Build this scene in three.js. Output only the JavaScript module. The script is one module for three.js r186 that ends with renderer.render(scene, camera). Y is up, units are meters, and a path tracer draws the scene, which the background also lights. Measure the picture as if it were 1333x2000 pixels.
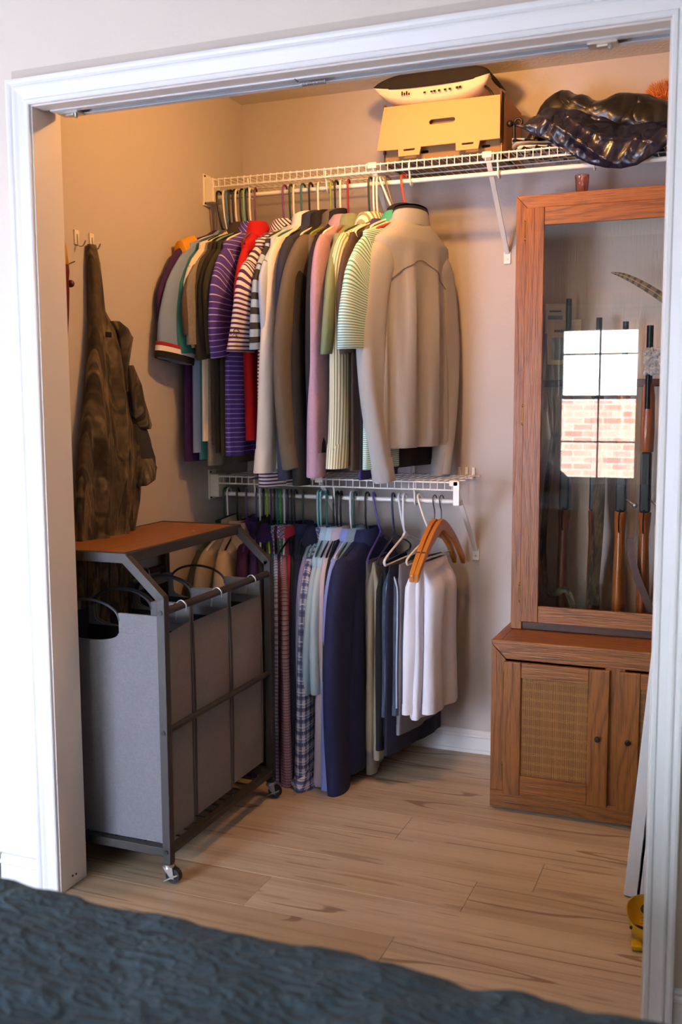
import * as THREE from 'three';
import { RoundedBoxGeometry } from 'three/addons/geometries/RoundedBoxGeometry.js';
import { mergeGeometries } from 'three/addons/utils/BufferGeometryUtils.js';
import { RectAreaLightUniformsLib } from 'three/addons/lights/RectAreaLightUniformsLib.js';

// ---------- camera, sky, sun, large lights, exposure ----------
const scene = new THREE.Scene();
const camera = new THREE.PerspectiveCamera(53.46, 1333 / 2000, 0.05, 60);
camera.position.set(1.6691, 1.323, 2.1209);
{
  const yaw = 0.3838, pitch = -0.1135, roll = -0.0049;
  camera.rotation.order = 'YXZ';
  camera.rotation.set(pitch, yaw, roll);
}
camera.focus = 3.35;
camera.userData.fStop = 4.5;
scene.background = new THREE.Color(0.72, 0.86, 1.0);
scene.backgroundIntensity = 20;
const renderer = new THREE.WebGLRenderer({ antialias: true });
renderer.toneMapping = THREE.LinearToneMapping;
renderer.toneMappingExposure = 1.0;
renderer.shadowMap.enabled = true;
RectAreaLightUniformsLib.init();
const sun = new THREE.DirectionalLight(new THREE.Color(1.0, 0.97, 0.92), 100);
sun.position.set(-6, 14, -8);
sun.target.position.set(1, 0, 7);
sun.castShadow = true;
sun.shadow.camera.left = -10; sun.shadow.camera.right = 10; sun.shadow.camera.top = 10; sun.shadow.camera.bottom = -10;
scene.add(sun, sun.target);
// added area light for low daylight, set at an added glazed door
const addedDaylight = new THREE.RectAreaLight(new THREE.Color(0.54, 0.82, 1.46), 14.5, 1.1, 1.45);
addedDaylight.position.set(-0.75, 0.85, 3.12);
addedDaylight.lookAt(-0.75, 0.85, 0);
addedDaylight.name = 'added_low_daylight';
scene.add(addedDaylight);

// ---------- helpers ----------
function rng(seed) { let s = seed >>> 0; return () => { s = (s + 0x6d2b79f5) | 0; let t = Math.imul(s ^ (s >>> 15), 1 | s); t = (t + Math.imul(t ^ (t >>> 7), 61 | t)) ^ t; return ((t ^ (t >>> 14)) >>> 0) / 4294967296; }; }
const R0 = rng(7);
const V = (x, y, z) => new THREE.Vector3(x, y, z);
const lerp = (a, b, t) => a + (b - a) * t, clamp = (x, a = 0, b = 1) => Math.min(b, Math.max(a, x)), sm = (a, b, x) => { const t = clamp((x - a) / (b - a)); return t * t * (3 - 2 * t); };
const used = new Map();
function numbered(n) { const k = used.get(n) ?? 0; used.set(n, k + 1); return k ? n + '_' + String(k).padStart(3, '0') : n; }
function shade(o) { o.castShadow = true; o.receiveShadow = true; return o; }
function thing(name, label, category, pos = [0, 0, 0], turn = 0, group) {
  const o = new THREE.Group(); o.name = numbered(name); o.position.set(...pos); o.rotation.y = turn;
  o.userData.label = label; o.userData.category = category; if (group) o.userData.group = group;
  scene.add(o); return o;
}
function part(name, geo, mat, parent, label) {
  const m = shade(new THREE.Mesh(geo, mat)); m.name = numbered(name); parent.add(m); if (label) m.userData.label = label; return m;
}
function solo(name, geo, mat, label, category, group) { const m = part(name, geo, mat, scene, label); m.userData.category = category; if (group) m.userData.group = group; return m; }
function struct(name, geo, mat, parent = scene) {
  const m = geo ? shade(new THREE.Mesh(geo, mat)) : new THREE.Group(); m.name = parent === scene ? name : numbered(name); m.userData.kind = 'structure'; parent.add(m); return m;
}
const merge = (list) => mergeGeometries(list.map((g) => { const h = g.index ? g.toNonIndexed() : g; for (const k of Object.keys(h.attributes)) if (!['position', 'normal', 'uv'].includes(k)) h.deleteAttribute(k); return h; }));

// periodic value noise
function hash(x, y, s) { let h = Math.imul(x, 374761393) ^ Math.imul(y, 668265263) ^ Math.imul(s, 1442695041); h = Math.imul(h ^ (h >>> 13), 1274126177); return ((h ^ (h >>> 16)) >>> 0) / 4294967296; }
function vn(x, y, px, py, s) {
  const ix = Math.floor(x), iy = Math.floor(y), fx = x - ix, fy = y - iy, u = fx * fx * (3 - 2 * fx), v = fy * fy * (3 - 2 * fy), m = (a, n) => ((a % n) + n) % n;
  const a = hash(m(ix, px), m(iy, py), s), b = hash(m(ix + 1, px), m(iy, py), s), c = hash(m(ix, px), m(iy + 1, py), s), d = hash(m(ix + 1, px), m(iy + 1, py), s);
  return lerp(lerp(a, b, u), lerp(c, d, u), v);
}
function fbm(u, v, px, py, s, oct = 4) { let t = 0, a = 0.5; for (let i = 0; i < oct; i++) { t += a * vn(u * px, v * py, px, py, s + i); px *= 2; py *= 2; a /= 2; } return t / (1 - Math.pow(0.5, oct)); }
const hex = (h) => [(h >> 16) & 255, (h >> 8) & 255, h & 255];
const mixc = (a, b, t) => [lerp(a[0], b[0], t), lerp(a[1], b[1], t), lerp(a[2], b[2], t)];
function dataTex(w, h, fn, srgb, pu, pv) {
  const d = new Uint8Array(w * h * 4);
  for (let y = 0; y < h; y++) for (let x = 0; x < w; x++) { const c = fn((x + 0.5) / w, (y + 0.5) / h), i = (y * w + x) * 4; d[i] = clamp(c[0], 0, 255); d[i + 1] = clamp(c[1], 0, 255); d[i + 2] = clamp(c[2], 0, 255); d[i + 3] = 255; }
  const t = new THREE.DataTexture(d, w, h); t.wrapS = t.wrapT = THREE.RepeatWrapping; t.magFilter = THREE.LinearFilter; t.minFilter = THREE.LinearMipmapLinearFilter; t.generateMipmaps = true;
  if (srgb) t.colorSpace = THREE.SRGBColorSpace; t.repeat.set(1 / pu, 1 / pv); t.needsUpdate = true; return t;
}
const grey = (v) => [v * 255, v * 255, v * 255];
function canvasTex(w, h, draw, pu, pv) {
  const c = document.createElement('canvas'); c.width = w; c.height = h; draw(c.getContext('2d'), w, h);
  const t = new THREE.CanvasTexture(c); t.colorSpace = THREE.SRGBColorSpace; t.wrapS = t.wrapT = THREE.RepeatWrapping; t.repeat.set(1 / pu, 1 / pv); return t;
}
function boxUV(g, grain = 'y', off = true) {
  const p = g.attributes.position, n = g.attributes.normal, uv = new Float32Array(p.count * 2), ou = off ? R0() * 3 : 0, ov = off ? R0() * 3 : 0;
  for (let i = 0; i < p.count; i++) {
    const c = { x: p.getX(i), y: p.getY(i), z: p.getZ(i) }, ax = Math.abs(n.getX(i)), ay = Math.abs(n.getY(i)), az = Math.abs(n.getZ(i));
    const k = ax > ay && ax > az ? 'x' : ay > az ? 'y' : 'z', pl = ['x', 'y', 'z'].filter((q) => q !== k);
    const v = pl.includes(grain) ? grain : pl[1], u = pl.find((q) => q !== v);
    uv[i * 2] = c[u] + ou; uv[i * 2 + 1] = c[v] + ov;
  }
  g.setAttribute('uv', new THREE.BufferAttribute(uv, 2)); return g;
}
// box from corner to corner, edges rounded, grain running along one axis
function bx(x0, x1, y0, y1, z0, z1, r = 0.002, grain = 'y') {
  const w = x1 - x0, h = y1 - y0, d = z1 - z0, rr = Math.min(r, w * 0.45, h * 0.45, d * 0.45);
  const g = r > 0 ? new RoundedBoxGeometry(w, h, d, 1, rr) : new THREE.BoxGeometry(w, h, d);
  return boxUV(g, grain).translate((x0 + x1) / 2, (y0 + y1) / 2, (z0 + z1) / 2);
}
function tube(pts, r, rad = 8, seg, closed = false, tension = 0.5) {
  const c = new THREE.CatmullRomCurve3(pts.map((p) => (p.isVector3 ? p : V(...p))), closed, 'centripetal', tension);
  return new THREE.TubeGeometry(c, seg ?? pts.length * 6, r, rad, closed);
}
function rod(a, b, r, rad = 8) {
  const A = V(...a), B = V(...b), d = B.clone().sub(A), g = new THREE.CylinderGeometry(r, r, d.length(), rad);
  g.applyQuaternion(new THREE.Quaternion().setFromUnitVectors(V(0, 1, 0), d.clone().normalize())); return g.translate(...A.add(B).multiplyScalar(0.5).toArray());
}
// rectangular bar between two points: width w across `side`, height h
function bar(a, b, w, h, side = V(1, 0, 0), r = 0.0015) {
  const A = V(...a), B = V(...b), d = B.clone().sub(A), L = d.length(), y = d.normalize(), x = side.clone().addScaledVector(y, -side.dot(y)).normalize(), z = x.clone().cross(y);
  const g = new RoundedBoxGeometry(w, L, h, 1, Math.min(r, w * 0.4, h * 0.4)); boxUV(g, 'y');
  return g.applyMatrix4(new THREE.Matrix4().makeBasis(x, y, z)).translate(...A.add(B).multiplyScalar(0.5).toArray());
}
// closed rings joined into a skin; uv(i, j, p) in metres
function loft(rings, { capA = false, capB = false, uv } = {}) {
  const N = rings[0].length, M = rings.length, pos = [], uvs = [], idx = [];
  rings.forEach((r, i) => r.forEach((p, j) => { pos.push(p.x, p.y, p.z); const t = uv ? uv(i, j, p) : [p.z, p.y]; uvs.push(t[0], t[1]); }));
  for (let i = 0; i < M - 1; i++) for (let j = 0; j < N; j++) { const a = i * N + j, b = i * N + ((j + 1) % N), c = a + N, d = b + N; idx.push(a, b, c, b, d, c); }
  const cap = (i, flip) => { const c = V(0, 0, 0); rings[i].forEach((p) => c.add(p)); c.multiplyScalar(1 / N); const k = pos.length / 3; pos.push(c.x, c.y, c.z); const t = uv ? uv(i, 0, c) : [c.z, c.y]; uvs.push(t[0], t[1]); for (let j = 0; j < N; j++) { const a = i * N + j, b = i * N + ((j + 1) % N); flip ? idx.push(k, b, a) : idx.push(k, a, b); } };
  if (capA) cap(0, true); if (capB) cap(M - 1, false);
  const g = new THREE.BufferGeometry(); g.setAttribute('position', new THREE.Float32BufferAttribute(pos, 3)); g.setAttribute('uv', new THREE.Float32BufferAttribute(uvs, 2)); g.setIndex(idx); g.computeVertexNormals(); return g;
}
const spw = (v, p) => Math.sign(v) * Math.pow(Math.abs(v), p);
// grid surface f(u,v) -> Vector3
function grid(nu, nv, f, uvf) {
  const pos = [], uvs = [], idx = [];
  for (let j = 0; j <= nv; j++) for (let i = 0; i <= nu; i++) { const p = f(i / nu, j / nv); pos.push(p.x, p.y, p.z); const t = uvf ? uvf(i / nu, j / nv, p) : [p.x, p.z]; uvs.push(t[0], t[1]); }
  for (let j = 0; j < nv; j++) for (let i = 0; i < nu; i++) { const a = j * (nu + 1) + i, b = a + 1, c = a + nu + 1, d = c + 1; idx.push(a, b, c, b, d, c); }
  const g = new THREE.BufferGeometry(); g.setAttribute('position', new THREE.Float32BufferAttribute(pos, 3)); g.setAttribute('uv', new THREE.Float32BufferAttribute(uvs, 2)); g.setIndex(idx); g.computeVertexNormals(); return g;
}
function extr(pts, depth, bevel = 0.001, holes = []) {
  const s = new THREE.Shape(pts.map((p) => new THREE.Vector2(...p))); for (const h of holes) s.holes.push(new THREE.Path(h.map((p) => new THREE.Vector2(...p))));
  return new THREE.ExtrudeGeometry(s, { depth, bevelEnabled: bevel > 0, bevelSize: bevel, bevelThickness: bevel, bevelSegments: 2, bevelOffset: -bevel, curveSegments: 10 });
}
function mat(color, rough = 0.7, more = {}) { const { phys, ...rest } = more; return new (phys ? THREE.MeshPhysicalMaterial : THREE.MeshStandardMaterial)({ color, roughness: rough, side: THREE.DoubleSide, ...rest }); }

// ---------- textures ----------
const oakTex = (base, dark, seed) => dataTex(512, 1024, (u, v) => {
  const w = (fbm(u, v, 3, 1, seed, 3) - 0.5) * 0.3, ring = Math.abs(((u * 9 + w * 8 + (fbm(u, v, 2, 2, seed + 9, 3) - 0.5) * 5) % 1 + 1) % 1 - 0.5) * 2, pore = sm(0.6, 0.8, vn(u * 230, v * 26, 230, 26, seed + 3)), wide = fbm(u, v, 6, 2, seed + 5, 3);
  return mixc(mixc(base, dark, clamp(Math.pow(1 - ring, 3) * 0.55 + pore * 0.42)), mixc(base, [base[0] * 1.14, base[1] * 1.12, base[2] * 1.05], 0.5), wide * 0.45);
}, true, 0.3, 1.1);
const T = {};
T.oak = oakTex([136, 80, 22], [74, 38, 9], 11);
T.oakBump = dataTex(256, 512, (u, v) => grey(1 - 0.8 * sm(0.6, 0.8, vn(u * 200, v * 24, 200, 24, 14))), false, 0.3, 1.1);
T.walnut = oakTex([140, 90, 48], [100, 60, 30], 31);
function plankTex(seed, base, dark) {
  return dataTex(256, 1024, (u, v) => {
    const w = (fbm(u, v, 2, 3, seed, 3) - 0.5) * 0.5, streak = fbm(u + w * 0.2, v, 14, 2, seed + 2, 3), broad = fbm(u, v, 3, 2, seed + 4, 3), fine = vn(u * 120, v * 14, 120, 14, seed + 6);
    const kn = sm(0.7, 0.8, fbm(u + w * 0.12, v, 7, 4, seed + 8, 3)), crack = sm(0.965, 0.985, 1 - Math.abs(fbm(u, v, 3, 2, seed + 12, 2) - 0.5)) * sm(0.5, 0.62, fbm(u, v, 3, 5, seed + 15, 2));
    let c = mixc(base, dark, clamp((streak - 0.42) * 1.7) * 0.42 + clamp((broad - 0.42) * 1.5) * 0.34); c = mixc(c, [84, 56, 36], kn * 0.28 + crack * 0.5); return c.map((x) => x * (0.96 + 0.07 * fine));
  }, true, 0.176, 1.22);
}
T.planks = [plankTex(101, [192, 172, 143], [132, 108, 78]), plankTex(203, [193, 173, 146], [138, 114, 86]), plankTex(307, [172, 149, 119], [116, 92, 64]), plankTex(411, [189, 169, 142], [133, 109, 82])];
T.cloth = dataTex(512, 512, (u, v) => grey(0.55 * fbm(u, v, 5, 4, 51, 4) + 0.25 * fbm(u, v, 22, 18, 52, 2) + 0.1 * (Math.sin(u * 512 * Math.PI * 0.5) * Math.sin(v * 512 * Math.PI * 0.5))), false, 0.35, 0.35);
T.peel = dataTex(256, 256, (u, v) => grey(fbm(u, v, 40, 40, 61, 3)), false, 0.35, 0.35);
T.camo = dataTex(512, 1024, (u, v) => {
  const w = fbm(u, v, 8, 4, 71, 3) - 0.5, a = fbm(u + w * 0.06, v, 44, 6, 72, 3), b = fbm(u + w * 0.1, v, 20, 5, 75, 3), f = vn(u * 170, v * 60, 170, 60, 74), fis = sm(0.84, 0.97, 1 - 2 * Math.abs(fbm(u + w * 0.08, v, 24, 4, 79, 2) - 0.5));
  let c = mixc([70, 58, 40], [98, 83, 58], sm(0.3, 0.7, b)); c = mixc(c, [40, 33, 23], sm(0.5, 0.66, a) * 0.8); c = mixc(c, [28, 23, 16], fis * 0.55); c = mixc(c, [134, 116, 82], sm(0.6, 0.72, fbm(u, v, 34, 7, 77, 3)) * 0.6); return c.map((x) => x * (0.85 + 0.3 * f));
}, true, 0.42, 0.62);
T.quilt = dataTex(512, 512, (u, v) => { const a = fbm(u, v, 16, 26, 81, 3), b = Math.abs(fbm(u, v, 10, 22, 85, 3) - 0.5) * 2; return grey(clamp(0.55 * a + 0.45 * (1 - Math.pow(1 - b, 3)))); }, false, 0.32, 0.32);
const stripes = (list, across) => { // list of [hex, mm]
  const P = list.reduce((s, a) => s + a[1], 0), n = 256;
  const f = (t) => { let y = t * P; for (const [h, m] of list) { if (y < m) return hex(h); y -= m; } return hex(list[0][0]); };
  return across ? dataTex(n, 4, (u) => f(u), true, P / 1000, 1) : dataTex(4, n, (u, v) => f(v), true, 1, P / 1000);
};
const plaid = (base, bands, P) => canvasTex(256, 256, (c, w) => {
  c.fillStyle = base; c.fillRect(0, 0, w, w);
  for (const [col, a, b, al] of bands) { c.globalAlpha = al; c.fillStyle = col; c.fillRect(a * w, 0, b * w, w); c.fillRect(0, a * w, w, b * w); }
  c.globalAlpha = 1;
}, P, P);

// ---------- shared materials ----------
const M = {
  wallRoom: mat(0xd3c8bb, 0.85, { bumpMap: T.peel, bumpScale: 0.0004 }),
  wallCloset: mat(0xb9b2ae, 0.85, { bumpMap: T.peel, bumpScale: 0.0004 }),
  ceiling: mat(0xdcd6cc, 0.95, { bumpMap: T.peel, bumpScale: 0.0012 }),
  paint: mat(0xdcdcda, 0.42), paintDoor: mat(0xdedfe0, 0.5),
  white: mat(0xe6e4de, 0.38), whitePl: mat(0xe3dccb, 0.4), track: mat(0xc9ced2, 0.35, { metalness: 0.35 }),
  oak: mat(0xffffff, 0.42, { map: T.oak, bumpMap: T.oakBump, bumpScale: 0.0005 }),
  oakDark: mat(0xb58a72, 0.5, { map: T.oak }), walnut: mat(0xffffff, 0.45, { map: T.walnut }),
  frame: mat(0x373431, 0.5, { metalness: 0.3 }), steel: mat(0xb9b8b4, 0.28, { metalness: 0.9 }), brass: mat(0x8a6a32, 0.38, { metalness: 0.85 }), darkBronze: mat(0x2a2320, 0.4, { metalness: 0.6 }),
  black: mat(0x0b0b0c, 0.5), rubber: mat(0x0c0c0d, 0.6), gunSteel: mat(0x1a1b1d, 0.3, { metalness: 0.7 }),
  glass: new THREE.MeshPhysicalMaterial({ color: 0xf4f8f6, roughness: 0, transmission: 1, thickness: 0, ior: 1.85, side: THREE.DoubleSide }),
  pane: new THREE.MeshPhysicalMaterial({ color: 0xffffff, roughness: 0, transmission: 1, thickness: 0, ior: 1.45, side: THREE.DoubleSide }),
  camo: mat(0xffffff, 0.85, { map: T.camo, bumpMap: T.cloth, bumpScale: 0.003 }),
};
const fab = (c, o = {}) => mat(c, 0.88, { bumpMap: T.cloth, bumpScale: o.wr ?? 0.0022, ...(o.map ? { map: o.map } : {}), ...(o.m ?? {}) });

// ---------- room shell ----------
const W = 1.496, H = 2.032, JD = -0.111, ZB = -1.468, XL = -0.179, XR = 1.75, HC = 2.4246, ZW = 3.2;
{
  const fl = struct('floor'), sub = struct('subfloor', bx(-2.0, 2.9, -0.12, -0.012, -1.7, 3.4, 0), mat(0x6b5a48, 0.9), fl); sub.userData.kind = 'structure';
  const pw = 0.175, joints = { '-3': 0.48, '-4': 1.018, '-5': 1.17, '-2': 0.9, '-6': 0.72, '-7': 0.3, '-8': 1.36, '-1': 0.2, '0': 1.1 };
  const fm = T.planks.map((t) => mat(0xffffff, 0.4, { map: t, bumpMap: T.oakBump, bumpScale: 0.0002 }));
  const geos = new Map();
  for (let r = -11; r <= 19; r++) {
    const z0 = -0.125 + (r + 2) * pw - pw, z1 = z0 + pw; // row -2 ends at z = -0.125
    const a = Math.max(z0, ZB), b = Math.min(z1, ZW); if (b - a < 0.01) continue;
    const key = String(r - 1); let j = joints[key] ?? hash(r + 50, 3, 9) * 1.2; j = ((j + 1.9) % 1.22) - 1.9 - (((j + 1.9) % 1.22) > 0.1 ? 1.22 : 0);
    for (let x = j; x < 2.8; x += 1.22) {
      const x0 = Math.max(x, r < 0 ? XL : -1.9), x1 = Math.min(x + 1.22, r < 0 ? XR : 2.8); if (x1 - x0 < 0.03) continue;
      const L = (x1 - x0).toFixed(3) + '_' + (b - a).toFixed(3), v = Math.floor(hash(r + 40, Math.round(x * 10) + 99, 5) * 4), off = hash(r + 60, Math.round(x * 10), 8);
      const g = new RoundedBoxGeometry(x1 - x0 - 0.0006, 0.012, b - a - 0.0008, 1, 0.0014), p = g.attributes.position, uv = g.attributes.uv;
      for (let i = 0; i < p.count; i++) uv.setXY(i, p.getZ(i) + 0.088, p.getX(i) + off * 1.22);
      const m = struct('plank', g, fm[v], fl); m.position.set((x0 + x1) / 2, -0.006, (a + b) / 2);
    }
  }
  struct('wall_left', bx(XL - 0.1, XL, 0, 2.56, ZB - 0.1, JD, 0), M.wallCloset);
  struct('wall_back', bx(XL - 0.1, XR + 0.1, 0, 2.56, ZB - 0.1, ZB, 0), M.wallCloset);
  struct('wall_right', bx(XR, XR + 0.1, 0, 2.56, ZB, JD, 0), M.wallCloset);
  struct('ceiling', bx(XL - 0.1, XR + 0.1, HC, HC + 0.12, ZB - 0.1, JD, 0), M.ceiling);
  struct('wall_front', merge([bx(-1.9, -0.018, 0, 2.56, JD, 0, 0), bx(W + 0.018, 2.8, 0, 2.56, JD, 0, 0), bx(-0.018, W + 0.018, H + 0.018, 2.56, JD, 0, 0)]), M.wallRoom);
  // thin strip above the casing, darker than the wall
  struct('trim_darker_strip', bx(-0.058, W + 0.05, 2.09, 2.122, 0, 0.0008, 0), mat(0xbfb3a6, 0.85));
  struct('wall_room_left', bx(-2.0, -1.9, 0, 2.56, JD, ZW + 0.12, 0), M.wallRoom);
  struct('wall_room_right', bx(2.8, 2.9, 0, 2.56, JD, ZW + 0.12, 0), M.wallRoom);
  struct('ceiling_room', bx(-2.0, 2.9, 2.44, 2.56, 0, ZW + 0.12, 0), mat(0xe2dfd9, 0.95));
  const wb = extr([[-1.9, 0], [2.8, 0], [2.8, 2.44], [-1.9, 2.44]], 0.12, 0, [[[0.3, 0.64], [0.94, 0.64], [0.94, 1.86], [0.3, 1.86]], [[-1.35, 0.02], [-0.15, 0.02], [-0.15, 1.7], [-1.35, 1.7]]]);
  struct('wall_room_back', wb.translate(0, 0, ZW), M.wallRoom);

  // jambs
  const jm = M.paint;
  struct('door_1_jamb', merge([bx(-0.018, 0, 0.001, H + 0.018, JD, 0.001, 0.001), bx(W, W + 0.018, 0.001, H + 0.018, JD, 0.001, 0.001), bx(0, W, H, H + 0.018, -0.0425, 0.001, 0.001)]), mat(0xd6cfc6, 0.45));
  const holes = thing('jamb_screw', 'pair of small dark screw heads low on the left door jamb', 'screw');
  for (const z of [-0.048, -0.063]) part('screw_head', new THREE.CylinderGeometry(0.0028, 0.0028, 0.002, 12).rotateZ(Math.PI / 2).translate(0.0005, 0.029 + (z + 0.063) * 0.1, z), M.darkBronze, holes);
  // casing profile: s from inner edge (0) to outer edge (0.06), depth
  const prof = [[0, 0.0], [0, 0.009], [0.003, 0.0115], [0.010, 0.0115], [0.013, 0.009], [0.020, 0.0105], [0.030, 0.013], [0.038, 0.0165], [0.042, 0.0165], [0.046, 0.0135], [0.050, 0.0175], [0.055, 0.0195], [0.0605, 0.0195], [0.062, 0.0], [0, 0]];
  const casing = (ax, s0, s1, mitre0, mitre1) => { // ax maps (along, s, d) to a point
    const rings = [0, 1].map((e) => prof.map(([s, d]) => { const along = e ? s1 + (mitre1 ? s : 0) : s0 - (mitre0 ? s : 0); return ax(along, s, d); }));
    const pos = [], idx = []; const n = prof.length;
    for (let j = 0; j < n - 1; j++) { const k = pos.length / 3; for (const q of [rings[0][j], rings[0][j + 1], rings[1][j], rings[1][j + 1]]) pos.push(q.x, q.y, q.z); idx.push(k, k + 1, k + 2, k + 1, k + 3, k + 2); }
    const g = new THREE.BufferGeometry(); g.setAttribute('position', new THREE.Float32BufferAttribute(pos, 3)); g.setIndex(idx); g.computeVertexNormals(); g.setAttribute('uv', new THREE.Float32BufferAttribute(new Float32Array(pos.length / 3 * 2), 2)); return g;
  };
  const rv = 0.004;
  struct('trim_1', casing((a, s, d) => V(-rv - s, a, d), 0.001, H + rv, false, true), M.paint).userData.label = 'white moulded casing left of the closet opening';
  struct('trim_2', casing((a, s, d) => V(a, H + rv + s, d), -rv, W + rv, true, true), M.paint).userData.label = 'white moulded casing above the closet opening';
  struct('trim_3', casing((a, s, d) => V(W + rv + s, a, d), 0.001, H + rv, false, true), M.paint).userData.label = 'white moulded casing right of the closet opening';
  // baseboards: profile drawn in (height, depth)
  const bp = [[0, 0], [0, 0.014], [0.012, 0.014], [0.014, 0.011], [0.058, 0.0105], [0.062, 0.0135], [0.070, 0.0135], [0.074, 0.009], [0.080, 0.010], [0.0855, 0.006], [0.0865, 0]];
  const board = (f, a, b) => { const rings = [a, b].map((t) => bp.map(([h, d]) => f(t, h, d))), pos = [], idx = []; for (let j = 0; j < bp.length - 1; j++) { const k = pos.length / 3; for (const q of [rings[0][j], rings[0][j + 1], rings[1][j], rings[1][j + 1]]) pos.push(q.x, q.y, q.z); idx.push(k, k + 1, k + 2, k + 1, k + 3, k + 2); } const g = new THREE.BufferGeometry(); g.setAttribute('position', new THREE.Float32BufferAttribute(pos, 3)); g.setIndex(idx); g.computeVertexNormals(); return g; };
  struct('baseboard_front', board((t, h, d) => V(t, h, d), -0.192, -0.067), M.paint);
  struct('baseboard_front_right', board((t, h, d) => V(t, h, d), W + 0.066, 2.8), M.paint);
  struct('baseboard_back', board((t, h, d) => V(t, h, ZB + d), XL, XR), M.paint);
  struct('baseboard_left', board((t, h, d) => V(XL + d, h, t), ZB + 0.015, JD - 0.001), M.paint);
  struct('trim_4', bx(-0.215, -0.194, 0, 0.0865, 0, 0.016, 0.002), mat(0xcfc8bd, 0.7));

  // bifold door track under the header
  const tk = thing('door_track', 'long white metal bifold track under the closet header', 'track');
  const t0 = 0.02, t1 = W - 0.004, y1 = H + 0.0175, y0 = H - 0.003;
  part('rail', merge([bx(t0, t1, y0, y1, -0.046, -0.042, 0.0008), bx(t0, t1, y0, y1, -0.106, -0.102, 0.0008), bx(t0, t1, y1 - 0.002, y1, -0.104, -0.044, 0), bx(t0, t1, y0, y0 + 0.0015, -0.102, -0.086, 0.0004), bx(t0, t1, y0, y0 + 0.0015, -0.062, -0.046, 0.0004)]), M.track, tk);
  for (const x of [0.06, 1.36]) { const b = part('pivot_bracket', merge([bx(x - 0.03, x + 0.03, y0 - 0.004, y0 + 0.002, -0.092, -0.058, 0.001), bx(x - 0.012, x + 0.012, y0 - 0.008, y0, -0.085, -0.066, 0.002)]), M.steel, tk); part('bolt', new THREE.CylinderGeometry(0.005, 0.005, 0.012, 10).translate(x + 0.014, y0 - 0.006, -0.075), M.steel, b); }
  const sp = []; for (let i = 0; i <= 160; i++) { const a = i / 160 * Math.PI * 2 * 13; sp.push([0.69 + i / 160 * 0.06, y0 - 0.002 + 0.006 * Math.sin(a), -0.074 + 0.006 * Math.cos(a)]); }
  part('spring', tube(sp, 0.0009, 5, 400), M.steel, tk); part('joint_pin', bx(0.688, 0.69, y0 - 0.001, y0 + 0.0012, -0.062, -0.0418, 0), M.darkBronze, tk);
}
// closet ceiling lamp
{
  const lp = thing('ceiling_lamp', 'round warm ceiling lamp in the closet above the header line', 'lamp', [0.72, HC, -0.62]);
  part('canopy', new THREE.CylinderGeometry(0.06, 0.065, 0.02, 32).translate(0, -0.01, 0), M.white, lp);
  part('socket', new THREE.CylinderGeometry(0.022, 0.028, 0.035, 24).translate(0, -0.037, 0), M.white, lp);
  part('bulb', new THREE.SphereGeometry(0.032, 24, 16).scale(1, 1.15, 1).translate(0, -0.088, 0), mat(0xfff1d8, 0.4, { emissive: new THREE.Color(1, 0.62, 0.25), emissiveIntensity: 6 }), lp);
  const pl = new THREE.PointLight(new THREE.Color(1.0, 0.47, 0.135), 2.35); pl.position.set(0, -0.088, 0); pl.castShadow = true; pl.shadow.radius = 1.5; lp.add(pl);
}
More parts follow.
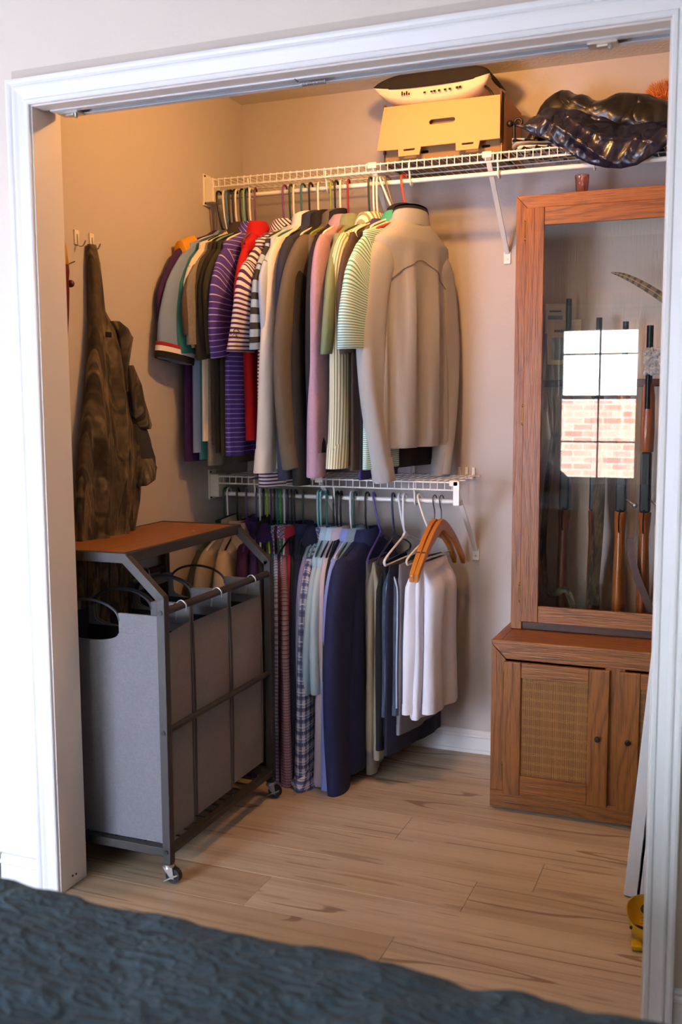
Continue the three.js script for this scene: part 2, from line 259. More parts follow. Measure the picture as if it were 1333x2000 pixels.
// bedroom window with sashes, and an added glazed door out of view
{
  const wn = struct('window_1'), zf = ZW + 0.02;
  struct('window_frame', merge([bx(0.3, 0.33, 0.64, 1.86, zf, zf + 0.08, 0.003), bx(0.91, 0.94, 0.64, 1.86, zf, zf + 0.08, 0.003), bx(0.33, 0.91, 1.82, 1.86, zf, zf + 0.08, 0.003), bx(0.33, 0.91, 0.64, 0.69, zf, zf + 0.08, 0.003)]), M.paint, wn);
  const sash = (y0, y1, ym, z) => { const g = struct('sash', merge([bx(0.33, 0.355, y0, y1, z, z + 0.03, 0.002), bx(0.885, 0.91, y0, y1, z, z + 0.03, 0.002), bx(0.355, 0.885, y0, y0 + 0.03, z, z + 0.03, 0.002), bx(0.355, 0.885, y1 - 0.03, y1, z, z + 0.03, 0.002), bx(0.614, 0.626, y0 + 0.03, y1 - 0.03, z + 0.006, z + 0.02, 0.001), bx(0.355, 0.885, ym - 0.006, ym + 0.006, z + 0.006, z + 0.02, 0.001)]), M.paint, wn); struct('pane', new THREE.PlaneGeometry(0.53, y1 - y0 - 0.06).translate(0.62, (y0 + y1) / 2, z + 0.013), M.pane, g); };
  sash(0.69, 1.32, 0.98, zf + 0.01); sash(1.29, 1.82, 1.62, zf + 0.045);
  struct('window_sill', bx(0.24, 1.0, 0.62, 0.645, ZW - 0.05, ZW + 0.02, 0.004), M.paint, wn);
  struct('window_casing', merge([bx(0.235, 0.3, 0.645, 1.93, ZW - 0.016, ZW, 0.003), bx(0.94, 1.005, 0.645, 1.93, ZW - 0.016, ZW, 0.003), bx(0.3, 0.94, 1.86, 1.93, ZW - 0.016, ZW, 0.003)]), M.paint, wn);
  const dr = struct('added_window_2'), zd = ZW + 0.02;  // glazed door made up to account for the low area light
  struct('window_frame', merge([bx(-1.35, -1.28, 0.02, 1.7, zd, zd + 0.07, 0.003), bx(-0.22, -0.15, 0.02, 1.7, zd, zd + 0.07, 0.003), bx(-1.28, -0.22, 1.63, 1.7, zd, zd + 0.07, 0.003), bx(-1.28, -0.22, 0.02, 0.1, zd, zd + 0.07, 0.003)]), M.paint, dr);
  struct('pane', new THREE.PlaneGeometry(1.06, 1.53).translate(-0.75, 0.865, zd + 0.03), M.pane, dr);
  // curtains
  const cm = fab(0xe4e4e6); cm.side = THREE.DoubleSide;
  const curtain = (x0, x1, lab, lean) => {
    const t = thing('curtain', lab, 'curtain', [0, 0, 0], 0, undefined);
    part('drape', grid(40, 24, (u, v) => { const y = 1.92 - v * 1.75, k = 1 - 0.45 * Math.sin(v * Math.PI) * lean; return V(lerp(x0, lerp(x0, x1, k), u), y, ZW - 0.09 + 0.022 * Math.sin(u * 28 + v * 1.5)); }), cm, t);
  };
  curtain(0.08, 0.3, 'white drape gathered left of the bedroom window', 0.2); curtain(0.94, 1.05, 'narrow white drape right of the bedroom window', 0.3);
  const cr = thing('curtain_rod', 'white curtain rod above the bedroom window', 'rod'); part('pole', rod([0.02, 1.95, ZW - 0.09], [1.12, 1.95, ZW - 0.09], 0.012, 12), M.white, cr);
  for (const x of [0.02, 1.12]) part('finial', new THREE.SphereGeometry(0.022, 16, 12).translate(x, 1.95, ZW - 0.09), M.white, cr); for (const x of [0.15, 1.08]) part('bracket', bx(x - 0.006, x + 0.006, 1.93, 1.96, ZW - 0.09, ZW, 0.002), M.white, cr);
  // house across the garden
  const hs = thing('brick_house', 'neighbouring brick house with white siding above, seen through the bedroom window', 'house', [0, 0, 7.5]);
  const brickT = canvasTex(512, 512, (c, w) => { c.fillStyle = '#b9a99c'; c.fillRect(0, 0, w, w); const r = rng(5); for (let j = 0; j < 16; j++) for (let i = -1; i < 9; i++) { const k = r(); c.fillStyle = `rgb(${150 + k * 40 | 0},${112 + k * 40 | 0},${104 + k * 36 | 0})`; c.fillRect(i * 64 + (j % 2) * 32 + 2, j * 32 + 2, 60, 27); } }, 1.76, 1.2);
  part('brick_wall', bx(-7, 8, -0.3, 1.26, 0, 0.2, 0, 'y'), mat(0xffffff, 0.9, { map: brickT }), hs);
  const sg = []; for (let i = 0; i < 16; i++) sg.push(bx(-7, 8, 1.26 + i * 0.15, 1.26 + i * 0.15 + 0.148, 0.0 + 0.0, 0.17, 0.004)); part('siding', merge(sg), mat(0xdfe3e6, 0.7), hs).userData.kind = 'stuff';
  part('roof', bx(-7.3, 8.3, 3.66, 3.8, -0.35, 0.4, 0.02), mat(0x55504c, 0.9), hs);
  struct('ground', bx(-20, 20, -0.4, -0.3, 3.5, 30, 0), mat(0x8a8f7c, 0.95));
}

// ---------- wire shelves ----------
const ZR = -1.189;
function wireShelf(name, label, yTop, yRod, x0, x1, braces, hooks, openRight) {
  const t = thing(name, label, 'shelf'), zf = ZB + 0.31, zb = ZB + 0.012, lip = 0.027, g = [];
  for (let x = x0 + 0.02; x < x1 - 0.004; x += 0.0254) g.push(rod([x, yTop + 0.002, zb], [x, yTop + 0.002, zf], 0.0016, 5), rod([x, yTop + 0.002, zf + 0.0015], [x, yTop - lip - 0.002, zf + 0.0015], 0.0016, 5));
  part('deck_wires', merge(g), M.white, t).userData.kind = 'stuff';
  for (const [y, z, r] of [[yTop - 0.0015, zf - 0.001, 0.003], [yTop - lip, zf - 0.001, 0.003], [yTop - 0.0015, zb, 0.003], [yTop - 0.0015, zb + 0.1, 0.0028], [yTop - 0.0015, zb + 0.2, 0.0028]]) part('long_wire', rod([x0, y, z], [openRight && z < zf - 0.05 ? x1 + 0.004 : x1, y, z], r, 7), M.white, t);
  part('hanging_rod', rod([x0 - 0.02, yRod, ZR], [x1, yRod, ZR], 0.0078, 14), M.white, t);
  for (const x of hooks) part('rod_support', tube([[x, yTop, zf - 0.006], [x, yTop - lip, zf - 0.006], [x, yTop - lip - 0.012, zf - 0.012], [x, yRod - 0.004, ZR + 0.016], [x, yRod - 0.013, ZR + 0.006], [x, yRod - 0.014, ZR - 0.006], [x, yRod - 0.002, ZR - 0.014], [x, yRod + 0.012, ZR - 0.012]], 0.0032, 7, 40), M.white, t);
  for (const x of braces) {
    const b = part('brace', bar([x, yTop - 0.01, zf - 0.01], [x, yTop - 0.275, ZB + 0.004], 0.017, 0.0055), M.white, t);
    part('clip', bx(x - 0.016, x + 0.016, yTop - 0.014, yTop + 0.006, zf - 0.02, zf + 0.004, 0.003), M.whitePl, b);
    part('foot', bx(x - 0.0125, x + 0.0125, yTop - 0.31, yTop - 0.268, ZB, ZB + 0.006, 0.002), M.white, b); part('screw', new THREE.CylinderGeometry(0.004, 0.004, 0.003, 10).rotateX(Math.PI / 2).translate(x, yTop - 0.293, ZB + 0.0065), M.steel, b);
  }
  const e = part('end_bracket', merge([bx(XL, XL + 0.007, yTop - 0.088, yTop + 0.022, zf - 0.045, zf + 0.008, 0.002), bx(XL + 0.006, XL + 0.042, yTop - 0.078, yTop + 0.006, zf - 0.055, zf + 0.003, 0.003)]), M.whitePl, t);
  for (const dy of [0.014, -0.08]) part('screw', new THREE.CylinderGeometry(0.0035, 0.0035, 0.004, 10).rotateZ(Math.PI / 2).translate(XL + 0.008, yTop + dy, zf + 0.001), M.darkBronze, e);
  if (openRight) part('end_cap', merge([bx(x1 - 0.012, x1 + 0.01, yTop - 0.078, yTop + 0.004, zf - 0.004, zf + 0.004, 0.002), bx(x1 - 0.012, x1 + 0.01, yTop - 0.08, yTop - 0.06, ZR - 0.01, zf, 0.002)]), M.white, t);
  return t;
}
wireShelf('wire_shelf', 'white wire shelf high on the back wall carrying the cardboard box', 2.089, 2.0306, -0.137, XR - 0.004, [0.462, 0.853, 1.45], [-0.003, 0.292, 0.59, 0.886, 1.186, 1.48], false);
wireShelf('wire_shelf', 'short white wire shelf at mid height on the back wall above the lower clothes', 1.035, 0.967, -0.137, 0.762, [0.262, 0.752], [0.003, 0.314, 0.61], true);
// wall clips at the lower shelf
{
  for (const [x, i] of [[0.513, 'lone clear clip on the back wall above the middle of the lower shelf'], [0.688, 'leftmost of three clear clips above the right end of the lower shelf'], [0.715, 'middle of three clear clips above the right end of the lower shelf'], [0.74, 'rightmost of three clear clips above the right end of the lower shelf']].map((a) => a)) {
    const t = thing('shelf_clip', i, 'clip', [x, 1.035, ZB]);
    part('plate', bx(-0.006, 0.006, 0.0, 0.03, 0.0005, 0.008, 0.002), M.whitePl, t); part('hook', tube([[0, 0.004, 0.004], [0, 0.003, 0.014], [0, -0.007, 0.017], [0, -0.01, 0.01]], 0.0028, 6), M.whitePl, t);
  }
  const k = thing('black_hook', 'small black double hook on the back wall under the grey pullover', 'hook', [0.437, 1.052, ZB]);
  part('plate', bx(-0.014, 0.014, 0, 0.012, 0.0005, 0.012, 0.002), M.black, k); for (const x of [-0.006, 0.007]) part('prong', bx(x - 0.003, x + 0.003, 0.01, 0.036, 0.004, 0.009, 0.001), M.black, k);
  // adhesive hooks on left wall
  for (const [z, lab] of [[-0.402, 'empty white adhesive hook on the left closet wall'], [-0.475, 'white adhesive hook holding the camouflage overalls']]) {
    const t = thing('wall_hook', lab, 'hook', [XL, 1.765, z]);
    part('base', extr([[-0.009, 0.0], [0.009, 0.0], [0.011, 0.042], [-0.011, 0.042]].map(([a, b]) => [a, b]), 0.004, 0.001).rotateY(Math.PI / 2), M.whitePl, t);
    part('wire_hook', tube([[0.006, 0.03, 0], [0.008, 0.012, 0], [0.012, -0.004, 0], [0.024, -0.004, 0], [0.034, 0.01, 0]], 0.002, 7), M.steel, t);
  }
}

// ---------- hangers ----------
const hookPts = (lift = 0) => [[0, -0.012, -0.019], [0, -0.003, -0.0185], [0, 0.009, -0.014], [0, 0.0145, 0], [0, 0.010, 0.0135], [0, -0.004, 0.0185], [0, -0.05, 0.018], [0, -0.068, 0.017], [0, -0.1, 0.011], [0, -0.124, 0.001]];
const hookTube = tube(hookPts(), 0.0036, 8, 46);
const armTube = tube([[0, -0.128, 0], [0, -0.133, 0.02], [0, -0.184, 0.185], [0, -0.194, 0.199], [0, -0.205, 0.192], [0, -0.208, 0.16], [0, -0.208, 0], [0, -0.208, -0.16], [0, -0.205, -0.192], [0, -0.194, -0.199], [0, -0.184, -0.185], [0, -0.133, -0.02]], 0.0036, 8, 110, true);
const gusset = extr([[-0.03, -0.136], [0, -0.116], [0.03, -0.136], [0, -0.143]], 0.004, 0.001).translate(0, 0, -0.002).rotateY(Math.PI / 2);
const hm = new Map();
const hangMat = (c) => { if (!hm.has(c)) hm.set(c, mat(c, 0.35)); return hm.get(c); };
const frameGeo = merge([armTube, gusset]);
function hanger(label, c, x, y, yaw, dx = 0) {
  const t = thing('plastic_hanger', label, 'hanger', [x, y + 0.0075, ZR], yaw), lx = dx * Math.cos(yaw);
  part('hook', hookTube, hangMat(c), t).rotation.z = Math.asin(clamp(lx / 0.124, -0.6, 0.6)); part('frame', frameGeo, hangMat(c), t).position.set(lx, 0.124 - Math.sqrt(0.124 ** 2 - Math.min(0.074, Math.abs(lx)) ** 2), dx * Math.sin(yaw)); return t;
}

// ---------- garments ----------
let gseed = 1;
// one hanging upper garment; local y = 0 at the rod, z along the shoulders (+z towards the room), x across
function garment(o) {
  const xf = o.x + (o.W ?? 0.215) * Math.sin(o.yaw), hx0 = o.hx ?? o.x, wd0 = o.W ?? 0.215; if (!o.fix) { o.x = Math.max(hx0, (xf - 0.125) / 2); o.hx = o.x; o.yaw = Math.asin(clamp((xf - o.x) / wd0, -0.5, 0.5)); }
  const r = rng(1000 + gseed++ * 17), Wd = o.W ?? 0.215, L = o.L ?? 0.9, b = o.b ?? 0.016, drop = o.drop ?? 0.058, y0 = o.y0 ?? -0.132, A = o.fold ?? 0.006, N = 56, nw = o.nw ?? 0.066;
  const ph = [r() * 6, r() * 6, r() * 6], k1 = 38 + r() * 14, k2 = 82 + r() * 24;
  const t = thing(o.n, o.lab, o.cat ?? 'shirt', [o.x, o.y, ZR], o.yaw, o.group);
  const body = o.m;
  const lean = o.lean ?? 0;
  const fold = (z, y, c) => { const ramp = sm(0.02, 0.35, y0 - y), e = 1 - Math.pow(Math.abs(c), 4); return A * ramp * e * (Math.sin(k1 * z + ph[0] + y * 1.6) + 0.55 * Math.sin(k2 * z + ph[1] - y * 2.2)); };
  o.surf = (z, y) => { const c = Math.sign(z) * Math.pow(Math.min(1, Math.abs(z) / Wd), 1.25); return b * 1.12 * Math.pow(Math.sqrt(Math.max(0, 1 - c * c)), 0.75) + fold(z, y, c); };
  const rings = [], ring = (y, a, bb, zc = 0, xo = 0) => { const q = []; for (let j = 0; j < N; j++) { const th = j / N * Math.PI * 2, c = Math.cos(th), s = Math.sin(th), z = zc + a * spw(c, 0.8); q.push(V(xo + bb * spw(s, 0.75) + fold(z, y, c), y, z)); } rings.push(q); };
  ring(y0 + 0.004, nw, 0.03);
  for (let k = 1; k <= 7; k++) { const s = k / 7; ring(y0 - drop * Math.pow(s, 0.95), lerp(nw, Wd, s), lerp(0.032, b * 1.15, Math.sqrt(s)) + 0.002); }
  ring(y0 - drop - 0.02, Wd + 0.006, b * 1.15); ring(y0 - drop - 0.055, Wd + 0.004, b * 1.1);
  const nB = 16, hemF = o.flare ?? 1.02;
  for (let k = 0; k <= nB; k++) { const s = k / nB, y = lerp(y0 - drop - 0.11, -L, s); ring(y, lerp(Wd * 0.97, Wd * hemF, s) - 0.012 * Math.sin(Math.PI * Math.min(1, s * 2.2)), b * lerp(1.1, o.hemB ?? 1.3, s), lean * s, (o.sway ?? 0) * s * s); }
  { const last = rings[rings.length - 1]; rings.push(last.map((p) => V(p.x * 0.9, p.y + 0.0015, p.z * 0.985))); rings.push(last.map((p) => V(p.x * 0.86, p.y + 0.03, p.z * 0.98))); }
  part('body', loft(rings, { uv: (i, j, p) => [p.z + p.x * 0.3 + 3, p.y + 3] }), body, t);
  // sleeves
  const ls = o.kind !== 'ss', sl = o.sl ?? (ls ? 0.84 : 0.27), out_ = o.out ?? 0.02;
  for (const s of o.sleeves ?? [1, -1]) {
    const swing = (s > 0 ? o.swF : o.swB) ?? 0, hw0 = (o.hw0 ?? 0.088) * (s > 0 ? 1 : 0.78), hw1 = o.hw1 ?? (ls ? 0.052 : 0.082), el = o.elbow ?? 0.02, th0 = b * 0.95, th1 = o.cuffB ?? (ls ? 0.026 : 0.02), nS = ls ? 26 : 16, n = 30, cr = [], kk = 40 + r() * 20, p3 = r() * 6;
    const out = s > 0 ? out_ : Math.min(0, out_) - 0.012, yS = y0 - drop, crv = new THREE.CatmullRomCurve3([[Wd - 0.088, yS - 0.046], [Wd - 0.035, yS - 0.074], [Wd - 0.004 + out * 0.15, yS - 0.135], ...[0.33, 0.5, 0.67, 0.84, 1].map((q) => [Wd - 0.002 + out * q + el * Math.sin(Math.PI * q), yS - 0.07 - q * sl])].filter((p, pi, arr) => pi < 3 || p[1] < arr[2][1] - 0.02).map(([z, y]) => V(0, y, s * z)), false, 'centripetal'), path = (q) => { const p = crv.getPoint(clamp(q)); if (q > 1) p.y -= (q - 1) * sl; p.x = swing * q * q + (s > 0 ? o.bendF ?? 0 : 0) * Math.sin(Math.PI * q); return p; };
    for (let i = 0; i <= nS; i++) {
      const q = i / nS, p = path(q), d = path(Math.min(1, q + 0.01)).sub(path(Math.max(0, q - 0.01))).normalize(), aDir = V(0, d.z, -d.y).multiplyScalar(s), hw = lerp(0.052, lerp(hw0, hw1, Math.pow(q, 0.8)) * (1 + 0.05 * Math.sin(q * 9 + p3)), sm(0, ls ? 0.14 : 0.3, q)), tb = lerp(th0 * 0.7, lerp(th0, th1, q), sm(0, ls ? 0.12 : 0.25, q)), qd = [];
      for (let j = 0; j < n; j++) { const a = j / n * Math.PI * 2, c = Math.cos(a), sn = Math.sin(a), f = A * 0.8 * q * (1 - c * c) * Math.sin(kk * c * hw + p3 + q * 5); qd.push(p.clone().addScaledVector(aDir, hw * spw(c, 0.85)).add(V(tb * spw(sn, 0.8) + f, 0, 0))); }
      cr.push(qd);
    }
    const len = sl * 1.03, uvS = (i, j, p) => [3 + Math.abs(2 * j / n - 1) * 2 * hw0, 2 - Math.min(i, nS) / nS * len];
    const lst = cr[nS], cen = path(1); cr.push(lst.map((p) => p.clone().lerp(cen, 0.1).add(V(0, 0.002, 0)))); cr.push(lst.map((p) => p.clone().lerp(cen, 0.16).add(V(0, 0.035, 0))));
    const S = part('sleeve', loft(cr, { uv: uvS }), o.sm ?? body, t);
    if (o.cuff) { // band at the wrist
      const cq = []; for (let i = 0; i <= 3; i++) { const q = 1 - 0.07 / sl + i / 3 * (0.072 / sl), p = path(Math.min(q, 1.002)), hw = hw1 * (1.0 - 0.05 * (i === 0)) * 1.02, qd = []; for (let j = 0; j < n; j++) { const a = j / n * Math.PI * 2; qd.push(p.clone().add(V((th1 * 1.12) * spw(Math.sin(a), 0.8), 0, hw * spw(Math.cos(a), 0.85)))); } cq.push(qd); }
      part('cuff', loft(cq, { uv: uvS }), o.cuff === true ? body : o.cuff, S);
    }
    if (o.trim) { o.trim.forEach(([c, h0, h1], ti) => { const cq = []; for (const h of [h0, h1]) { const q = 1 - h / sl, p = path(q), d = path(q).sub(path(q - 0.02)).normalize(), aDir = V(0, d.z, -d.y).multiplyScalar(s), qd = []; const hw = lerp(hw0, hw1, Math.pow(Math.min(1, q), 0.8)) * 1.06, tb = lerp(th0, th1, q) * 1.2 + 0.003; for (let j = 0; j < n; j++) { const a = j / n * Math.PI * 2; qd.push(p.clone().addScaledVector(aDir, hw * spw(Math.cos(a), 0.85)).add(V(tb * spw(Math.sin(a), 0.8), 0, 0))); } cq.push(qd); } part('sleeve_trim', loft(cq), c, S); }); }
    if (o.roll && s > 0) { const p = path(1); const tor = []; for (let i = 0; i <= 12; i++) { const f = i / 12, yy = p.y + 0.05 - f * 0.1, rr = 1 + 0.5 * Math.sin(Math.PI * f), qd = []; for (let j = 0; j < n; j++) { const a = j / n * Math.PI * 2; qd.push(V(p.x + 0.028 * rr * Math.sin(a) + 0.006 * Math.sin(a * 3 + f * 6), yy + 0.014 * Math.sin(a * 2 + f * 5), p.z + 0.052 * rr * Math.cos(a))); } tor.push(qd); } part('rolled_cuff', loft(tor, { uv: (i, j, q) => [q.z + q.y * 0.4, q.y * 1.1] }), body, S); }
    if (o.emb && s > 0) { const c0 = path(0.84), ex = lerp(th0, th1, 0.84) + 0.0035, hq = lerp(hw0, hw1, 0.87) * 1.06, tq = lerp(th0, th1, 0.84) * 1.02, at = (a, b) => { const k = clamp(a * 0.62 / tq + 0.25, -0.9, 0.92); return [c0.x + tq * k, c0.y + b, c0.z + hq * Math.pow(1 - Math.pow(Math.abs(k), 2.4), 0.42) + 0.002]; }; part('embroidery', merge([tube([at(-0.022, 0), at(-0.016, 0.006), at(-0.012, -0.002), at(-0.006, 0.005), at(0, -0.003), at(0.006, 0.004)], 0.001, 5, 40), tube([at(0.006, -0.006), at(0.012, 0.002), at(0.009, 0.01), at(0.016, 0.016), at(0.02, 0.006), at(0.014, -0.002), at(0.018, -0.012)], 0.0012, 5, 40), tube([at(-0.022, -0.009), at(-0.006, -0.009), at(0.004, -0.011)], 0.0008, 5, 20)]), o.emb, S); }
    if (o.btn && s > 0) for (let i = 0; i < 3; i++) part('button', new THREE.SphereGeometry(0.0075, 12, 8).scale(0.5, 1, 1).translate(path(0.93).x + th1 + 0.003, path(1).y + 0.035 + i * 0.021, path(1).z - hw1 * 0.62), M.black, S);
  }
  // collar
  const cring = (y, a, bb, tilt = 0, n = 40, zp = 0) => { const q = []; for (let j = 0; j < n; j++) { const th = j / n * Math.PI * 2, c = Math.cos(th), s = Math.sin(th); q.push(V(bb * s + 0.002, y + tilt * s + zp * c * c, a * c)); } return q; };
  const cm = o.cm ?? body, cuv = (i, j, p) => [p.z + 2, p.y + 2 + p.x];
  if (o.collar === 'polo') part('collar', loft([cring(y0 - 0.004, nw * 0.96, 0.028), cring(y0 + 0.028, nw * 0.92, 0.032, 0.004), cring(y0 + 0.031, nw * 1.0, 0.037, 0.004), cring(y0 + 0.012, nw * 1.22, 0.046, 0.002), cring(y0 - 0.018, nw * 1.5, 0.049, 0, 40, -0.012)], { uv: cuv }), cm, t);
  else if (o.collar === 'stand') { const S = part('collar', loft([cring(y0 - 0.012, nw * 1.12, 0.04), cring(y0 + (o.ch ?? 0.045) * 0.4, nw * 1.02, 0.038, 0.008), cring(y0 + (o.ch ?? 0.045), nw * 0.96, 0.034, 0.014), cring(y0 + (o.ch ?? 0.045), nw * 0.88, 0.03, 0.014)], { uv: cuv }), cm, t); if (o.lining) part('collar_lining', loft([cring(y0 + (o.ch ?? 0.045) - 0.004, nw * 1.0, 0.036, 0.012), cring(y0 + (o.ch ?? 0.045) + 0.008, nw * 0.95, 0.032, 0.014), cring(y0 + 0.0, nw * 0.88, 0.026, 0)]), o.lining, S); } else if (o.collar === 'tee') part('neckband', loft([cring(y0 - 0.012, nw * 1.1, 0.036), cring(y0 + 0.003, nw * 1.06, 0.034, 0.002), cring(y0 + 0.008, nw * 0.98, 0.03, 0.002), cring(y0 - 0.004, nw * 0.92, 0.028)], { uv: cuv }), cm, t);
  else if (o.collar === 'hood') { const hr = []; for (let i = 0; i <= 10; i++) { const f = i / 10, y = y0 + 0.035 - f * 0.2, a = 0.05 + 0.05 * Math.sin(Math.PI * Math.min(1, f * 1.1)), bb = 0.012 + 0.034 * Math.sin(Math.PI * f); const q = []; for (let j = 0; j < 32; j++) { const th = j / 32 * Math.PI * 2; q.push(V(bb * Math.sin(th) + 0.035 + 0.006 * Math.sin(th * 3 + f * 4), y, a * Math.cos(th) + 0.055)); } hr.push(q); } part('hood', loft(hr, { capA: true, capB: true, uv: cuv }), cm, t); part('collar', loft([cring(y0 - 0.012, nw * 1.12, 0.04), cring(y0 + 0.04, nw * 0.98, 0.036)], { uv: cuv }), cm, t); }
  if (o.panel) { // coloured shoulder panel
    const pr = []; for (let i = 0; i <= 6; i++) { const s = 0.62 + i / 6 * 0.42, y = y0 - drop * Math.pow(s, 1.25), z = lerp(nw, Wd, s); const q = []; for (let j = 0; j < 24; j++) { const a = j / 24 * Math.PI * 2; q.push(V((b * 1.35 + 0.004) * Math.cos(a), y - 0.045 + 0.052 * Math.sin(a), z + 0.006 * Math.sin(a))); } pr.push(q); }
    part('shoulder_panel', loft(pr, { capB: true }), o.panel, t);
  }
  if (o.hang) hanger(o.hang[0], o.hang[1], o.hx ?? o.x, o.y, o.yaw, o.x - (o.hx ?? o.x));
  return t;
}
// trousers folded over the bar of a hanger
function trousers(o) {
  const r = rng(5000 + gseed++ * 13), t = thing(o.n, o.lab, o.cat ?? 'trousers', [o.x, o.y, ZR], o.yaw, o.group), top = -0.202, a0 = o.a ?? 0.11, b = o.b ?? 0.014;
  (o.legs ?? [[0.014, o.L], [-0.014, o.L - 0.03]]).forEach(([dx, L, dz = 0, aS = 1, bm], li) => {
    const N = 48, rings = [], ph = [r() * 6, r() * 6], k1 = 34 + r() * 16;
    for (let i = 0; i <= 20; i++) {
      const s = i / 20, y = lerp(top, -L, s), a = a0 * aS * lerp(0.94, o.flare ?? 1.0, s), bb = b * (0.4 + 0.75 * sm(0, 0.14, s)) * (1 + 0.12 * Math.sin(s * 8 + ph[0])), q = [];
      for (let j = 0; j < N; j++) { const th = j / N * Math.PI * 2, c = Math.cos(th), sn = Math.sin(th), z = dz + a * spw(c, 0.75); q.push(V(dx * sm(0, 0.18, s) + bb * spw(sn, 0.7) + (o.fold ?? 0.004) * sm(0, 0.25, s) * (1 - c ** 4) * (Math.sin(k1 * z + ph[0] + y * 2) + 0.5 * Math.sin(k1 * 2.1 * z + ph[1])), y + (o.tilt ?? 0) * z * s, z)); }
      rings.push(q);
    }
    const last = rings[20]; rings.push(last.map((p) => V(lerp(dx, p.x, 0.85), p.y + 0.002, p.z * 0.985))); rings.push(last.map((p) => V(lerp(dx, p.x, 0.8), p.y + 0.03, p.z * 0.98)));
    const leg = part('leg', loft(rings, { capA: true, uv: (i, j, p) => [p.z + 2, p.y + 2] }), bm ?? o.m, t);
    if (o.hem) { const q0 = rings[19].map((p) => V(dx + (p.x - dx) * 1.06, last[0].y + 0.034, p.z * 1.008)), q1 = last.map((p) => V(dx + (p.x - dx) * 1.06, p.y - 0.001, p.z * 1.008)); part('hem', loft([q0, q1], { uv: (i, j, p) => [p.z + 2, p.y + 2] }), bm ?? o.m, leg); }
    if (o.seam) for (const js of [2, 8]) part('side_seam', loft(rings.slice(1, 20).map((rg) => { const p = rg[js], q = []; for (let j = 0; j < 6; j++) { const th = j / 6 * Math.PI * 2; q.push(V(p.x + 0.003 * Math.cos(th), p.y, p.z + 0.0045 * Math.sin(th))); } return q; })), o.seam, leg);
  });
  if (o.hang) hanger(o.hang[0], o.hang[1], o.hx ?? o.x, o.y, o.yaw, o.x - (o.hx ?? o.x));
  return t;
}

